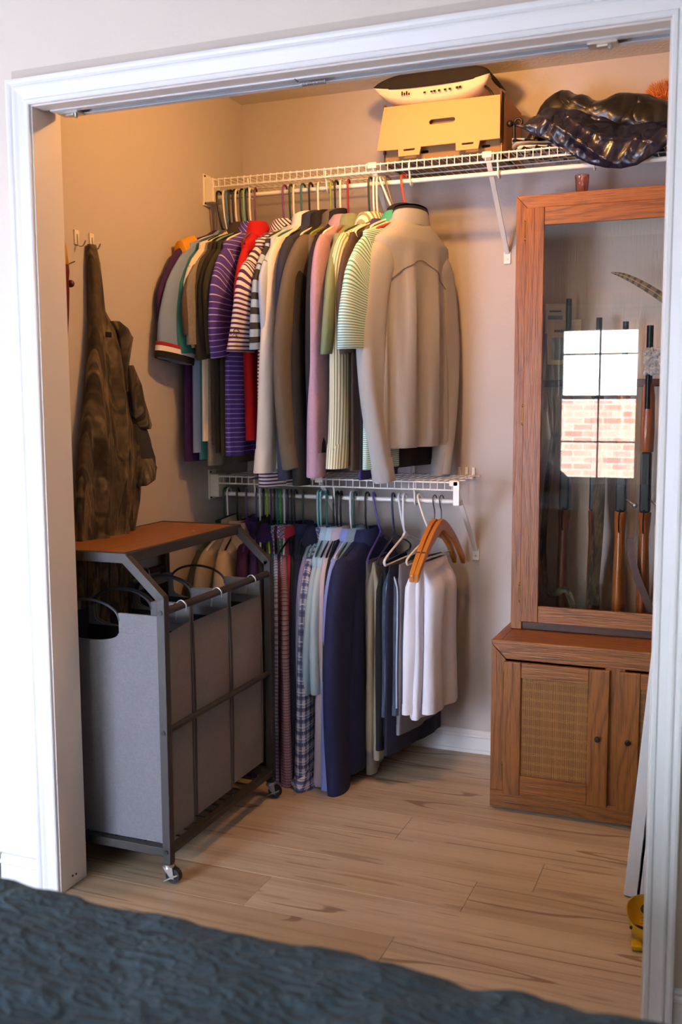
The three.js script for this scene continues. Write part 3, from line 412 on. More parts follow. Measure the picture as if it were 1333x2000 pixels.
// ---------- clothes on the upper rod ----------
const YU = 2.0306, YL = 0.967;
const GU = 'clothes on the upper rod', GL = 'clothes on the lower rod';
{
  const purpleStripe = fab(0xffffff, { map: stripes([[0x4a379c, 14], [0xbfb6dd, 2.2]]) });
  const maroonStripe = fab(0xffffff, { map: stripes([[0x4a2a5e, 5.5], [0xe6dcd8, 6.5]]) });
  const blueBlack = fab(0xffffff, { map: stripes([[0xa9bfd4, 20], [0x33332c, 17]]) });
  const linen = fab(0xffffff, { map: stripes([[0xe4dec2, 9], [0x8d9068, 8]], true), wr: 0.004 });
  const tealStripe = fab(0xffffff, { map: stripes([[0xcfe0d6, 4.0], [0x4f9c9c, 2.6]]) });
  const heather = (c, d) => { const a = hex(c), b = hex(d); return dataTex(128, 256, (u, v) => mixc(a, b, 0.6 * vn(u * 90, v * 40, 90, 40, c & 255) + 0.4 * vn(u * 50, v * 120, 50, 120, d & 255)), true, 0.14, 0.28); };
  const red = fab(0xbe1016), jersey = fab(0x3a1a52), gold = fab(0xd39420), blueJ = fab(0x7d93b8);
  const u = (o) => garment({ y: YU, n: 't_shirt', kind: 'ss', ...o });
  u({ n: 'jersey', fix: true, x: -0.117, hx: -0.13, yaw: -0.1, W: 0.255, sleeves: [1], L: 0.93, m: jersey, panel: gold, collar: 'tee', swF: -0.002, out: 0.05, sl: 0.25, hw0: 0.1, lab: 'dark purple jersey with a gold shoulder panel, nearest the left wall', hang: ['black plastic hanger nearest the left wall on the upper rod', 0x111111] });
  u({ n: 'jersey', fix: true, x: -0.099, hx: -0.106, yaw: -0.085, W: 0.235, L: 0.9, m: blueJ, collar: 'tee', sl: 0.33, out: 0.1, hw0: 0.1, hw1: 0.095, swF: -0.004, sleeves: [1], trim: [[fab(0x0c0c10), 0.0, 0.02], [fab(0xe7e4de), 0.02, 0.034], [fab(0x9c1f26), 0.034, 0.044]], lab: 'pale blue jersey whose sleeve ends in red, white and black bands', hang: ['white plastic hanger second from the left wall on the upper rod', 0xe8dfce] });
  u({ x: -0.088, hx: -0.094, yaw: -0.08, L: 0.925, m: fab(0x2b7076), collar: 'tee', sl: 0.3, out: 0.045, swF: -0.002, sleeves: [1], lab: 'teal t-shirt hanging between the pale blue jersey and the brown shirt', hang: ['blue plastic hanger on the left of the upper rod', 0x3e6f9e] });
  u({ x: -0.074, hx: -0.084, yaw: -0.05, L: 0.86, m: fab(0x4f4334), collar: 'tee', sl: 0.24, out: 0.05, sleeves: [1], lab: 'brown t-shirt with a turned sleeve hem beside the teal t-shirt', hang: ['black plastic hanger just right of the blue one on the upper rod', 0x161514] });
  u({ x: -0.06, hx: -0.067, yaw: -0.06, L: 0.945, m: fab(0xffffff, { map: heather(0x8b857a, 0x6f6a62) }), collar: 'tee', sl: 0.27, out: 0.04, sleeves: [1], lab: 'heather grey t-shirt whose long hem shows below the others at left', hang: ['second black plastic hanger right of the blue one on the upper rod', 0x14130f] });
  u({ x: -0.046, hx: -0.055, yaw: -0.16, W: 0.232, L: 0.86, m: fab(0xded2c2), collar: 'tee', sl: 0.26, out: -0.02, swF: -0.004, fold: 0.008, sleeves: [1], lab: 'cream t-shirt hanging crooked with its pale shoulder bare on the left', hang: ['white plastic hanger holding the cream t-shirt', 0xe9dcc4] });
  u({ n: 'polo_shirt', x: -0.03, hx: -0.037, yaw: -0.12, L: 0.87, m: fab(0x383229), collar: 'polo', sl: 0.31, out: 0.0, sleeves: [1], lab: 'charcoal brown polo shirt left of the purple striped polo', hang: ['black plastic hanger just left of the mint one on the upper rod', 0x121212] });
  u({ x: -0.02, hx: -0.024, yaw: -0.085, L: 0.9, m: fab(0x1b1a18), collar: 'tee', sl: 0.28, out: 0.0, sleeves: [1], lab: 'black t-shirt squeezed between the charcoal polo and the dark olive shirt', hang: ['mint green plastic hanger on the upper rod', 0x6fa890] });
  u({ x: -0.01, hx: -0.014, yaw: -0.05, L: 0.91, m: fab(0x2e2d22), collar: 'tee', sl: 0.29, out: 0.0, sleeves: [1], lab: 'dark olive t-shirt directly left of the purple striped polo', hang: ['black plastic hanger just right of the mint one on the upper rod', 0x151515] });
  u({ n: 'polo_shirt', x: 0.003, hx: -0.002, yaw: 0.0, L: 0.91, m: purpleStripe, collar: 'polo', sl: 0.31, out: 0.012, swF: -0.008, fold: 0.008, b: 0.022, lab: 'bright purple polo shirt with thin pale stripes', hang: ['white plastic hanger holding the purple striped polo', 0xeadfca] });
  u({ n: 'polo_shirt', x: 0.058, hx: 0.014, yaw: 0.02, W: 0.19, L: 0.86, m: red, collar: 'polo', sl: 0.27, out: 0.02, swF: -0.012, flare: 0.75, b: 0.024, lab: 'bright red polo shirt with a folded collar', hang: ['mauve plastic hanger holding the red polo', 0x6d3f66] });
  u({ n: 'polo_shirt', x: 0.125, hx: 0.128, yaw: 0.0, L: 1.012, m: maroonStripe, emb: fab(0x3a2356), collar: 'polo', sl: 0.3, out: 0.055, swF: -0.04, hw1: 0.09, b: 0.022, hemB: 2.0, fold: 0.008, sway: 0.01, lab: 'polo shirt with narrow plum and white stripes and an embroidered sleeve', hang: ['purple plastic hanger in the middle of the upper rod', 0x7a3b86] });
  u({ x: 0.155, hx: 0.153, yaw: 0.02, L: 0.9, m: blueBlack, collar: 'tee', sl: 0.29, out: 0.03, swF: -0.02, hw1: 0.06, sleeves: [1], lab: 'light blue t-shirt with broad dark stripes', hang: ['dark green plastic hanger just right of the purple one on the upper rod', 0x1d3a2c] });
  u({ x: 0.172, hx: 0.167, yaw: 0.03, L: 0.965, m: fab(0xb9c6dc), collar: 'tee', sl: 0.26, out: 0.0, sleeves: [1], lab: 'pale blue white t-shirt peeping below the navy fleece', hang: ['white plastic hanger just left of the teal one on the upper rod', 0xeadcc5] });
  u({ n: 'pullover', kind: 'ls', x: 0.198, hx: 0.198, yaw: -0.02, L: 0.95, m: fab(0xe4dccf), collar: 'stand', sl: 0.7, out: 0.03, elbow: 0.012, swF: -0.04, hw1: 0.05, cuff: true, b: 0.02, sleeves: [1], lab: 'cream white long-sleeved pullover with a ribbed cuff', hang: ['teal plastic hanger holding the cream pullover', 0x1f6a72] });
  u({ n: 'fleece', cat: 'jacket', x: 0.236, hx: 0.227, yaw: 0.0, L: 0.93, m: fab(0x2a2e44), collar: 'stand', sl: 0.72, out: 0.02, elbow: 0.01, kind: 'ls', b: 0.024, sleeves: [1], lab: 'dark navy fleece right of the cream pullover', hang: ['black plastic hanger just right of the teal one on the upper rod', 0x17120e] });
  u({ n: 'jacket', cat: 'jacket', x: 0.27, hx: 0.259, yaw: 0.03, L: 0.9, m: fab(0x15130f), collar: 'stand', sl: 0.74, out: 0.0, elbow: 0.01, kind: 'ls', b: 0.022, sleeves: [1], lab: 'black jacket left of the taupe jacket', hang: ['white plastic hanger left of the lime green one on the upper rod', 0xeee4d0] });
  u({ n: 'jacket', cat: 'jacket', x: 0.312, hx: 0.307, yaw: -0.01, L: 0.93, m: fab(0x5d5243), collar: 'stand', sl: 0.68, out: 0.03, elbow: 0.04, swF: -0.05, bendF: -0.045, hw0: 0.11, hw1: 0.055, kind: 'ls', b: 0.028, cuff: true, lab: 'taupe grey jacket with a full sleeve gathered at the wrist', hang: ['lime green plastic hanger on the upper rod', 0x7f9420] });
  u({ n: 'jacket', cat: 'jacket', x: 0.332, hx: 0.322, yaw: 0.02, L: 0.9, m: fab(0x14131a), collar: 'stand', sl: 0.7, out: 0.0, kind: 'ls', b: 0.014, sleeves: [1], lab: 'black zipped jacket between the taupe jacket and the pink shirt', hang: ['black plastic hanger just right of the lime green one on the upper rod', 0x14110e] });
  u({ n: 'dress_shirt', kind: 'ls', x: 0.356, hx: 0.341, yaw: 0.0, L: 0.95, m: fab(0xffffff, { map: heather(0xb994a4, 0xa48497), wr: 0.004 }), collar: 'polo', sl: 0.71, out: 0.01, elbow: 0.02, swF: -0.02, hw1: 0.05, cuff: true, b: 0.02, fold: 0.007, lab: 'dusty pink long-sleeved shirt left of the sage green shirt', hang: ['white plastic hanger just left of the red one on the upper rod', 0xefe6d4] });
  u({ n: 'camp_shirt', x: 0.402, hx: 0.367, yaw: 0.02, L: 0.93, m: fab(0x7d8a66, { wr: 0.005 }), collar: 'polo', sl: 0.31, out: 0.035, swF: -0.02, b: 0.022, hw1: 0.085, lab: 'sage green short-sleeved shirt with a rounded collar', hang: ['dark red plastic hanger on the upper rod', 0x8c1420] });
  u({ n: 'linen_shirt', kind: 'ls', x: 0.435, hx: 0.447, yaw: -0.03, L: 0.93, m: linen, collar: 'polo', sl: 0.68, out: 0.03, elbow: -0.01, swF: -0.01, hw0: 0.095, hw1: 0.05, cuff: true, b: 0.024, fold: 0.009, sleeves: [1], lab: 'cream linen shirt with green vertical stripes', hang: ['dark green plastic hanger left of the row of white ones on the upper rod', 0x1c3b28] });
  u({ x: 0.458, hx: 0.463, yaw: 0.0, L: 0.95, m: fab(0x4b3c33), collar: 'tee', sl: 0.3, out: 0.0, sleeves: [1], fold: 0.008, lab: 'brown t-shirt between the striped linen shirt and the teal striped polo', hang: ['leftmost of three white plastic hangers together on the upper rod', 0xefe5d2] });
  u({ x: 0.472, hx: 0.475, yaw: -0.02, L: 0.985, W: 0.17, b: 0.01, m: fab(0x45327a), collar: 'tee', sl: 0.25, out: 0.0, sleeves: [1], lab: 'purple t-shirt whose hem shows lowest behind the grey pullover', hang: ['middle of three white plastic hangers together on the upper rod', 0xece2cf] });
  u({ n: 'polo_shirt', fix: true, x: 0.538, hx: 0.489, yaw: -0.1, W: 0.242, sleeves: [1], L: 0.945, m: tealStripe, cm: fab(0x3f9a80), collar: 'polo', sl: 0.3, out: 0.05, swF: -0.012, hw0: 0.095, hw1: 0.1, b: 0.018, cuffB: 0.028, lab: 'white polo shirt with fine teal stripes and a green collar', hang: ['rightmost of three white plastic hangers together on the upper rod', 0xf1e8d7] });
  u({ n: 'polo_shirt', fix: true, x: 0.55, hx: 0.51, yaw: -0.26, W: 0.225, L: 0.95, m: fab(0x120f0e), collar: 'stand', sl: 0.28, out: 0.0, sleeves: [-1], b: 0.014, lab: 'black collared shirt showing only a dark edge behind the grey pullover', hang: ['taupe plastic hanger just left of the orange one on the upper rod', 0x6c5c4c] });
  const sw = fab(0xa0a09f, { wr: 0.0012 }), swSeam = fab(0x7d7067);
  const so = { n: 'pullover', kind: 'ls', fix: true, x: 0.587, hx: 0.565, yaw: -0.3, W: 0.205, L: 0.88, nw: 0.092, ch: 0.032, m: sw, collar: 'stand', lining: fab(0x0d0c0c), sl: 0.71, out: -0.03, elbow: 0.035, hw0: 0.078, hw1: 0.045, y0: -0.134, drop: 0.07, cuff: true, b: 0.042, hemB: 1.25, fold: 0.014, swF: 0.02, swB: 0.02, lab: 'large grey long-sleeved pullover with a black collar lining facing the room', hang: ['orange red plastic hanger holding the grey pullover', 0xd8401c] }, s = (so.y = YU, garment(so));
  // yoke seam across the back of the pullover
  const yoke = []; for (let i = 0; i <= 48; i++) { const f = i / 48 * 2 - 1, z = f * 0.17; const y = -0.262 - 0.085 * Math.pow(Math.abs(f), 1.5); yoke.push([so.surf(z, y) + 0.0008, y, z]); }
  part('yoke_seam', tube(yoke, 0.0013, 5, 140), swSeam, s);
}

// ---------- clothes on the lower rod ----------
{
  const l = (o) => garment({ y: YL, n: 'shirt', kind: 'ls', ...o });
  const ging = (a, b) => fab(0xffffff, { map: plaid('#d9d9e4', [[a, 0, 0.5, 0.55], [b, 0.7, 0.06, 0.5]], 0.011) });
  const smallCheck = fab(0xffffff, { map: plaid('#b49aa8', [['#2c2446', 0, 0.28, 0.65], ['#8d4a4a', 0.5, 0.14, 0.6]], 0.0085) });
  const navyPlaid = fab(0xffffff, { map: plaid('#c9cbe0', [['#2a3568', 0, 0.34, 0.6], ['#2a3568', 0.1, 0.06, 0.5], ['#f0eff6', 0.66, 0.05, 0.9], ['#2a3568', 0.8, 0.05, 0.5]], 0.034), wr: 0.004 });
  l({ n: 'jacket', cat: 'jacket', x: -0.138, yaw: 0.05, L: 0.8, m: fab(0x2e3020), collar: 'stand', sl: 0.66, b: 0.022, lab: 'dark olive jacket nearest the left wall on the lower rod', hang: ['dark green plastic hanger nearest the left wall on the lower rod', 0x1e4a3c] });
  l({ n: 'jacket', cat: 'jacket', x: -0.112, hx: -0.138, yaw: 0.06, L: 0.85, m: fab(0x9b8b76), collar: 'stand', sl: 0.68, b: 0.03, fold: 0.01, lab: 'tan jacket behind the laundry cart', hang: ['white plastic hanger second from the left wall on the lower rod', 0xcfc9c4] });
  l({ n: 'hoodie', cat: 'hoodie', x: -0.052, hx: -0.119, yaw: 0.12, L: 0.8, m: fab(0xb7a48b), collar: 'hood', sl: 0.66, b: 0.036, fold: 0.01, out: 0.02, hw0: 0.1, lab: 'cream hoodie with a bulky hood behind the laundry cart', hang: ['black plastic hanger third from the left wall on the lower rod', 0x101010] });
  l({ n: 'fleece', cat: 'jacket', x: 0.022, hx: -0.081, yaw: 0.1, L: 0.86, m: fab(0x3d1647), collar: 'stand', sl: 0.7, b: 0.026, lab: 'plum purple fleece right of the cream hoodie', hang: ['purple plastic hanger alone at the left of the lower rod', 0x4f3570] });
  l({ n: 'fleece', cat: 'jacket', x: 0.06, hx: -0.001, yaw: 0.12, L: 0.86, m: fab(0x2b1550), collar: 'hood', sl: 0.7, b: 0.022, lab: 'deep violet hooded fleece right of the plum fleece', hang: ['violet plastic hanger left of the white one with a bare arm on the lower rod', 0x4c3880] });
  l({ n: 'jacket', cat: 'jacket', x: 0.084, hx: 0.014, yaw: 0.12, L: 0.82, m: fab(0x17171a), collar: 'stand', sl: 0.7, b: 0.018, trim: [[fab(0xc9c5c0), 0.0, 0.012]], lab: 'black jacket with a pale edge behind the cart frame', hang: ['white plastic hanger with a bare arm right of the violet one', 0xd5dbe0] });
  l({ n: 'shirt', x: 0.098, hx: 0.028, yaw: 0.13, L: 0.84, m: fab(0x22201c), collar: 'polo', sl: 0.7, b: 0.012, sleeves: [1], lab: 'black shirt just left of the olive green shirt', hang: ['black plastic hanger just left of the lime one on the lower rod', 0x141414] });
  l({ n: 'shirt', x: 0.112, hx: 0.042, yaw: 0.15, L: 0.86, m: fab(0x4c4a30), collar: 'tee', sl: 0.68, b: 0.016, lab: 'olive green shirt behind the top corner of the cart frame', hang: ['lime green plastic hanger on the lower rod', 0x98c424] });
  l({ n: 'shirt', x: 0.124, hx: 0.058, yaw: 0.14, L: 0.9, m: fab(0x14505c), collar: 'polo', sl: 0.7, b: 0.012, sleeves: [1], lab: 'dark teal shirt left of the small gingham shirts', hang: ['slim purple plastic hanger just right of the lime one', 0x3f2c66] });
  l({ n: 'dress_shirt', x: 0.138, hx: 0.072, yaw: 0.14, L: 0.92, m: ging('#3b4a88', '#4a2a55'), collar: 'polo', sl: 0.76, b: 0.014, lab: 'left of two blue gingham shirts behind the cart frame', hang: ['black plastic hanger left of the teal and green pair on the lower rod', 0x0f0f12] });
  l({ n: 'dress_shirt', x: 0.15, hx: 0.083, yaw: 0.14, L: 0.9, m: fab(0x541a28), collar: 'polo', sl: 0.74, b: 0.012, sleeves: [1], lab: 'dark maroon shirt between the two blue gingham shirts', hang: ['teal plastic hanger left of the bright green one on the lower rod', 0x1d7f86] });
  l({ n: 'dress_shirt', x: 0.163, hx: 0.096, yaw: 0.14, L: 0.92, m: ging('#31407e', '#22305e'), collar: 'polo', sl: 0.76, b: 0.014, lab: 'right of two blue gingham shirts left of the red shirt', hang: ['bright green plastic hanger on the lower rod', 0x1f9440] });
  l({ n: 'dress_shirt', x: 0.172, hx: 0.112, yaw: 0.13, L: 0.937, m: smallCheck, collar: 'polo', sl: 0.86, out: 0.05, swF: 0.012, hw1: 0.06, b: 0.016, sleeves: [1], lab: 'long mauve shirt with a tiny dark check reaching near the floor', hang: ['white plastic hanger right of the bright green one on the lower rod', 0xd8dde6] });
  l({ n: 'shirt', x: 0.196, hx: 0.124, yaw: 0.12, L: 0.8, m: fab(0x92202a), collar: 'polo', sl: 0.4, out: 0.0, hw1: 0.04, b: 0.018, flare: 0.85, sleeves: [1], lab: 'red shirt between the gingham shirts and the navy hoodie', hang: ['navy plastic hanger right of a white one near the red shirt', 0x20264e] });
  l({ n: 'shirt', x: 0.21, hx: 0.14, yaw: 0.1, L: 0.92, m: fab(0x111216), collar: 'tee', sl: 0.72, b: 0.014, sleeves: [1], lab: 'black long-sleeved shirt between the red shirt and the navy hoodie', hang: ['left of two black plastic hangers above the red shirt', 0x0e0e10] });
  l({ n: 'hoodie', cat: 'hoodie', x: 0.236, hx: 0.187, yaw: 0.1, L: 0.93, m: fab(0x161c38), collar: 'hood', sl: 0.76, b: 0.022, lab: 'navy hoodie left of the navy plaid shirt', hang: ['dark green plastic hanger standing alone right of the crowded hangers', 0x1b3a2e] });
  hanger('right of two black plastic hangers above the red shirt', 0x121216, 0.157, YL, 0.12);
  l({ n: 'dress_shirt', x: 0.27, hx: 0.247, yaw: 0.06, L: 0.88, m: fab(0x8a8ab4), collar: 'polo', sl: 0.72, b: 0.016, out: 0.01, lab: 'lavender grey shirt behind the navy plaid shirt', hang: ['left of two mint plastic hangers on the lower rod', 0x86c0c4] });
  l({ n: 'dress_shirt', x: 0.291, hx: 0.258, yaw: 0.03, L: 0.9, m: navyPlaid, collar: 'polo', sl: 0.7, out: 0.035, swF: -0.012, hw0: 0.085, hw1: 0.06, b: 0.02, roll: true, cuff: false, lab: 'navy and white plaid shirt with a rolled sleeve', hang: ['right of two mint plastic hangers on the lower rod', 0x80bcc0] });
  l({ n: 'camp_shirt', x: 0.308, hx: 0.281, yaw: 0.06, L: 0.72, m: fab(0xb0cbdc, { wr: 0.005 }), collar: 'polo', kind: 'ss', sl: 0.37, out: 0.02, hw1: 0.075, swF: -0.02, b: 0.02, fold: 0.008, lab: 'pale mint shirt with a crumpled hem, left of two', hang: ['sea green plastic hanger on the lower rod', 0x1f6a60] });
  l({ n: 'camp_shirt', x: 0.328, hx: 0.308, yaw: 0.06, L: 0.7, m: fab(0xb9d3e4, { wr: 0.005 }), collar: 'polo', kind: 'ss', sl: 0.36, out: 0.03, hw1: 0.075, b: 0.022, fold: 0.009, lab: 'pale aqua linen shirt, right of two beside the pinkish dress shirt', hang: ['leftmost of three black plastic hangers together on the lower rod', 0x121214] });
  l({ n: 'dress_shirt', x: 0.349, hx: 0.32, yaw: 0.05, L: 0.86, m: fab(0xc6b6c0), collar: 'polo', sl: 0.7, out: 0.0, hw1: 0.045, swF: -0.02, b: 0.02, lab: 'pinkish white dress shirt left of the lavender blue one', hang: ['middle of three black plastic hangers together on the lower rod', 0x101014] });
  l({ n: 'sweater', x: 0.366, hx: 0.334, yaw: 0.04, L: 0.94, m: fab(0x0d0d10), collar: 'tee', sl: 0.76, b: 0.014, sleeves: [1], out: -0.01, lab: 'black sweater between the pinkish and lavender blue shirts', hang: ['rightmost of three black plastic hangers together on the lower rod', 0x0d0d0f] });
  l({ n: 'dress_shirt', x: 0.384, hx: 0.374, yaw: 0.02, L: 0.9, m: fab(0x8792cf), collar: 'polo', sl: 0.8, out: 0.01, elbow: 0.01, hw1: 0.045, swF: -0.018, b: 0.02, lab: 'lavender blue dress shirt left of the navy blazer', hang: ['white plastic hanger holding the lavender blue dress shirt', 0xd6dce2] });
  l({ n: 'shirt', x: 0.4, hx: 0.387, yaw: 0.0, L: 0.86, m: fab(0x7f9096), collar: 'polo', sl: 0.62, out: 0.0, b: 0.014, sleeves: [1], lab: 'grey green shirt edge between the lavender shirt and the blazer', hang: ['dark green plastic hanger right of the white one above the lavender shirt', 0x1c4a3c] });
  l({ n: 'blazer', cat: 'blazer', x: 0.428, hx: 0.432, yaw: -0.03, W: 0.225, L: 0.925, m: fab(0x161d46), collar: 'polo', sl: 0.8, out: 0.015, elbow: 0.03, hw0: 0.105, hw1: 0.066, swF: 0.0, b: 0.034, btn: true, fold: 0.005, lab: 'navy blazer with black cuff buttons', hang: ['black plastic hanger inside the navy blazer', 0x111113] });
  trousers({ n: 'trousers', y: YL, x: 0.466, yaw: 0.02, L: 0.99 - 0.012, m: fab(0x8a8680), a: 0.1, legs: [[0.006, 0.955, 0.06, 0.5], [-0.008, 0.95, -0.03, 0.5]], lab: 'grey trousers whose hems show under the navy blazer' });
  trousers({ n: 'trousers', y: YL, x: 0.482, hx: 0.458, yaw: 0.12, L: 0.87, m: fab(0x9c907c), a: 0.12, b: 0.018, flare: 1.05, tilt: -0.2, lab: 'khaki trousers right of the navy blazer', hang: ['violet blue plastic hanger with a bare arm beside the blazer', 0x4a3f86] });
  trousers({ n: 'trousers', y: YL, x: 0.534, hx: 0.528, yaw: 0.04, L: 0.84, m: fab(0x0e0f16), a: 0.15, b: 0.02, legs: [[0.016, 0.8], [-0.016, 0.85]], lab: 'black trousers left of the blue jeans', hang: ['navy plastic hanger left of the white pair on the lower rod', 0x1b2140] });
  const denim = fab(0xffffff, { map: dataTex(128, 256, (u, v) => mixc([38, 48, 66], [86, 98, 116], 0.35 * vn(u * 70, v * 18, 70, 18, 5) + 0.65 * fbm(u, v, 3, 2, 6, 3)), true, 0.16, 0.3), wr: 0.004 });
  trousers({ n: 'jeans', y: YL, x: 0.572, hx: 0.553, yaw: -0.03, L: 0.715, m: denim, a: 0.16, b: 0.016, fold: 0.006, hem: true, seam: fab(0xa9bdd6), legs: [[0.02, 0.715], [0.0, 0.7], [-0.02, 0.725]], lab: 'faded blue jeans folded over a white hanger', hang: ['left of two bare white plastic hangers above the blue jeans', 0xe4e4e8] });
  hanger('right of two bare white plastic hangers above the blue jeans', 0xe8e8ec, 0.57, YL, -0.03);
  trousers({ n: 'trousers', y: YL, x: 0.618, yaw: -0.15, L: 0.8, m: fab(0x6f6f78), a: 0.15, b: 0.014, hem: true, legs: [[0.0, 0.785]], lab: 'slate grey trousers whose pleated hem shows under the jeans' });
  trousers({ n: 'trousers', y: YL, x: 0.612, yaw: -0.22, L: 0.86, m: fab(0x151a30), a: 0.19, b: 0.013, legs: [[-0.008, 0.85]], lab: 'dark navy trousers whose hem hangs lowest beside the baseboard' });
  trousers({ n: 'trousers', y: YL, x: 0.665, hx: 0.625, yaw: -0.12, L: 0.72, m: fab(0xe4e4ec), a: 0.115, b: 0.022, flare: 1.12, fold: 0.008, hem: true, legs: [[0.026, 0.715, -0.02], [0.0, 0.73, 0.01], [-0.026, 0.71, 0.03]], lab: 'white trousers at the right end of the lower rod', hang: ['tall white plastic hanger holding the white trousers', 0xe2dcd0] });
  // wooden hangers
  const wood = mat(0xb06a26, 0.3, { bumpMap: T.oakBump, bumpScale: 0.0003 });
  const wg = (() => {
    const top = [], bot = []; for (let i = 0; i <= 20; i++) { const f = i / 20 * 2 - 1, a = Math.abs(f), y = -0.068 - 0.15 * Math.pow(a, 1.5) - 0.01 * a; top.push([f * 0.215, y]); bot.push([f * 0.212, y - lerp(0.05, 0.026, Math.min(1, a * 1.4)) + (a < 0.25 ? 0.012 * (1 - a / 0.25) : 0)]); }
    const g = extr([...top, ...bot.reverse()], 0.009, 0.004).translate(0, 0, -0.0045).rotateY(Math.PI / 2); const p = g.attributes.position, uv = g.attributes.uv; for (let i = 0; i < p.count; i++) uv.setXY(i, p.getY(i), p.getZ(i)); return g;
  })();
  const hookSteel = mat(0x55565a, 0.3, { metalness: 0.8 });
  const wh = tube([[0, 0.0, -0.021], [0, 0.008, -0.014], [0, 0.0115, 0], [0, 0.006, 0.0135], [0, -0.006, 0.016], [0, -0.024, 0.009], [0, -0.04, 0.0], [0, -0.075, 0]], 0.0021, 7, 40);
  for (const [x, yaw, lab] of [[0.676, -0.06, 'left of two orange brown wooden hangers at the end of the lower rod'], [0.7, -0.1, 'right of two orange brown wooden hangers at the end of the lower rod']]) {
    const t = thing('wooden_hanger', lab, 'hanger', [x, YL + 0.0085, ZR], yaw); part('arms', wg, wood, t); part('hook', wh, hookSteel, t);
    for (const s of [1, -1]) part('notch', bx(-0.0065, 0.0065, -0.166, -0.162, s * 0.15 - 0.004, s * 0.15 + 0.004, 0.001), M.darkBronze, t);
  }
}
// cap on the lower shelf
{
  const navy = fab(0x171c3a), t = thing('baseball_cap', 'navy baseball cap resting on the lower wire shelf below the purple polo', 'cap', [0.07, 1.038, -1.25], 0.5);
  part('crown', new THREE.SphereGeometry(0.088, 28, 14, 0, Math.PI * 2, 0, Math.PI / 2).scale(1, 1.0, 1.05), navy, t); part('band', new THREE.CylinderGeometry(0.0885, 0.089, 0.012, 28, 1, true).scale(1, 1, 1.05).translate(0, 0.006, 0), navy, t);
  part('brim', grid(16, 8, (u, v) => { const a = (u - 0.5) * 2.0, r = 0.086 + v * 0.062; return V(r * Math.sin(a), 0.008 - 0.012 * v + 0.012 * Math.cos(a) * 0.4 - 0.008 * Math.abs(a), r * Math.cos(a) * 1.05); }), fab(0x4a66a8), t, 'blue brim'); part('button', new THREE.SphereGeometry(0.007, 10, 8).translate(0, 0.09, 0), navy, t);
}

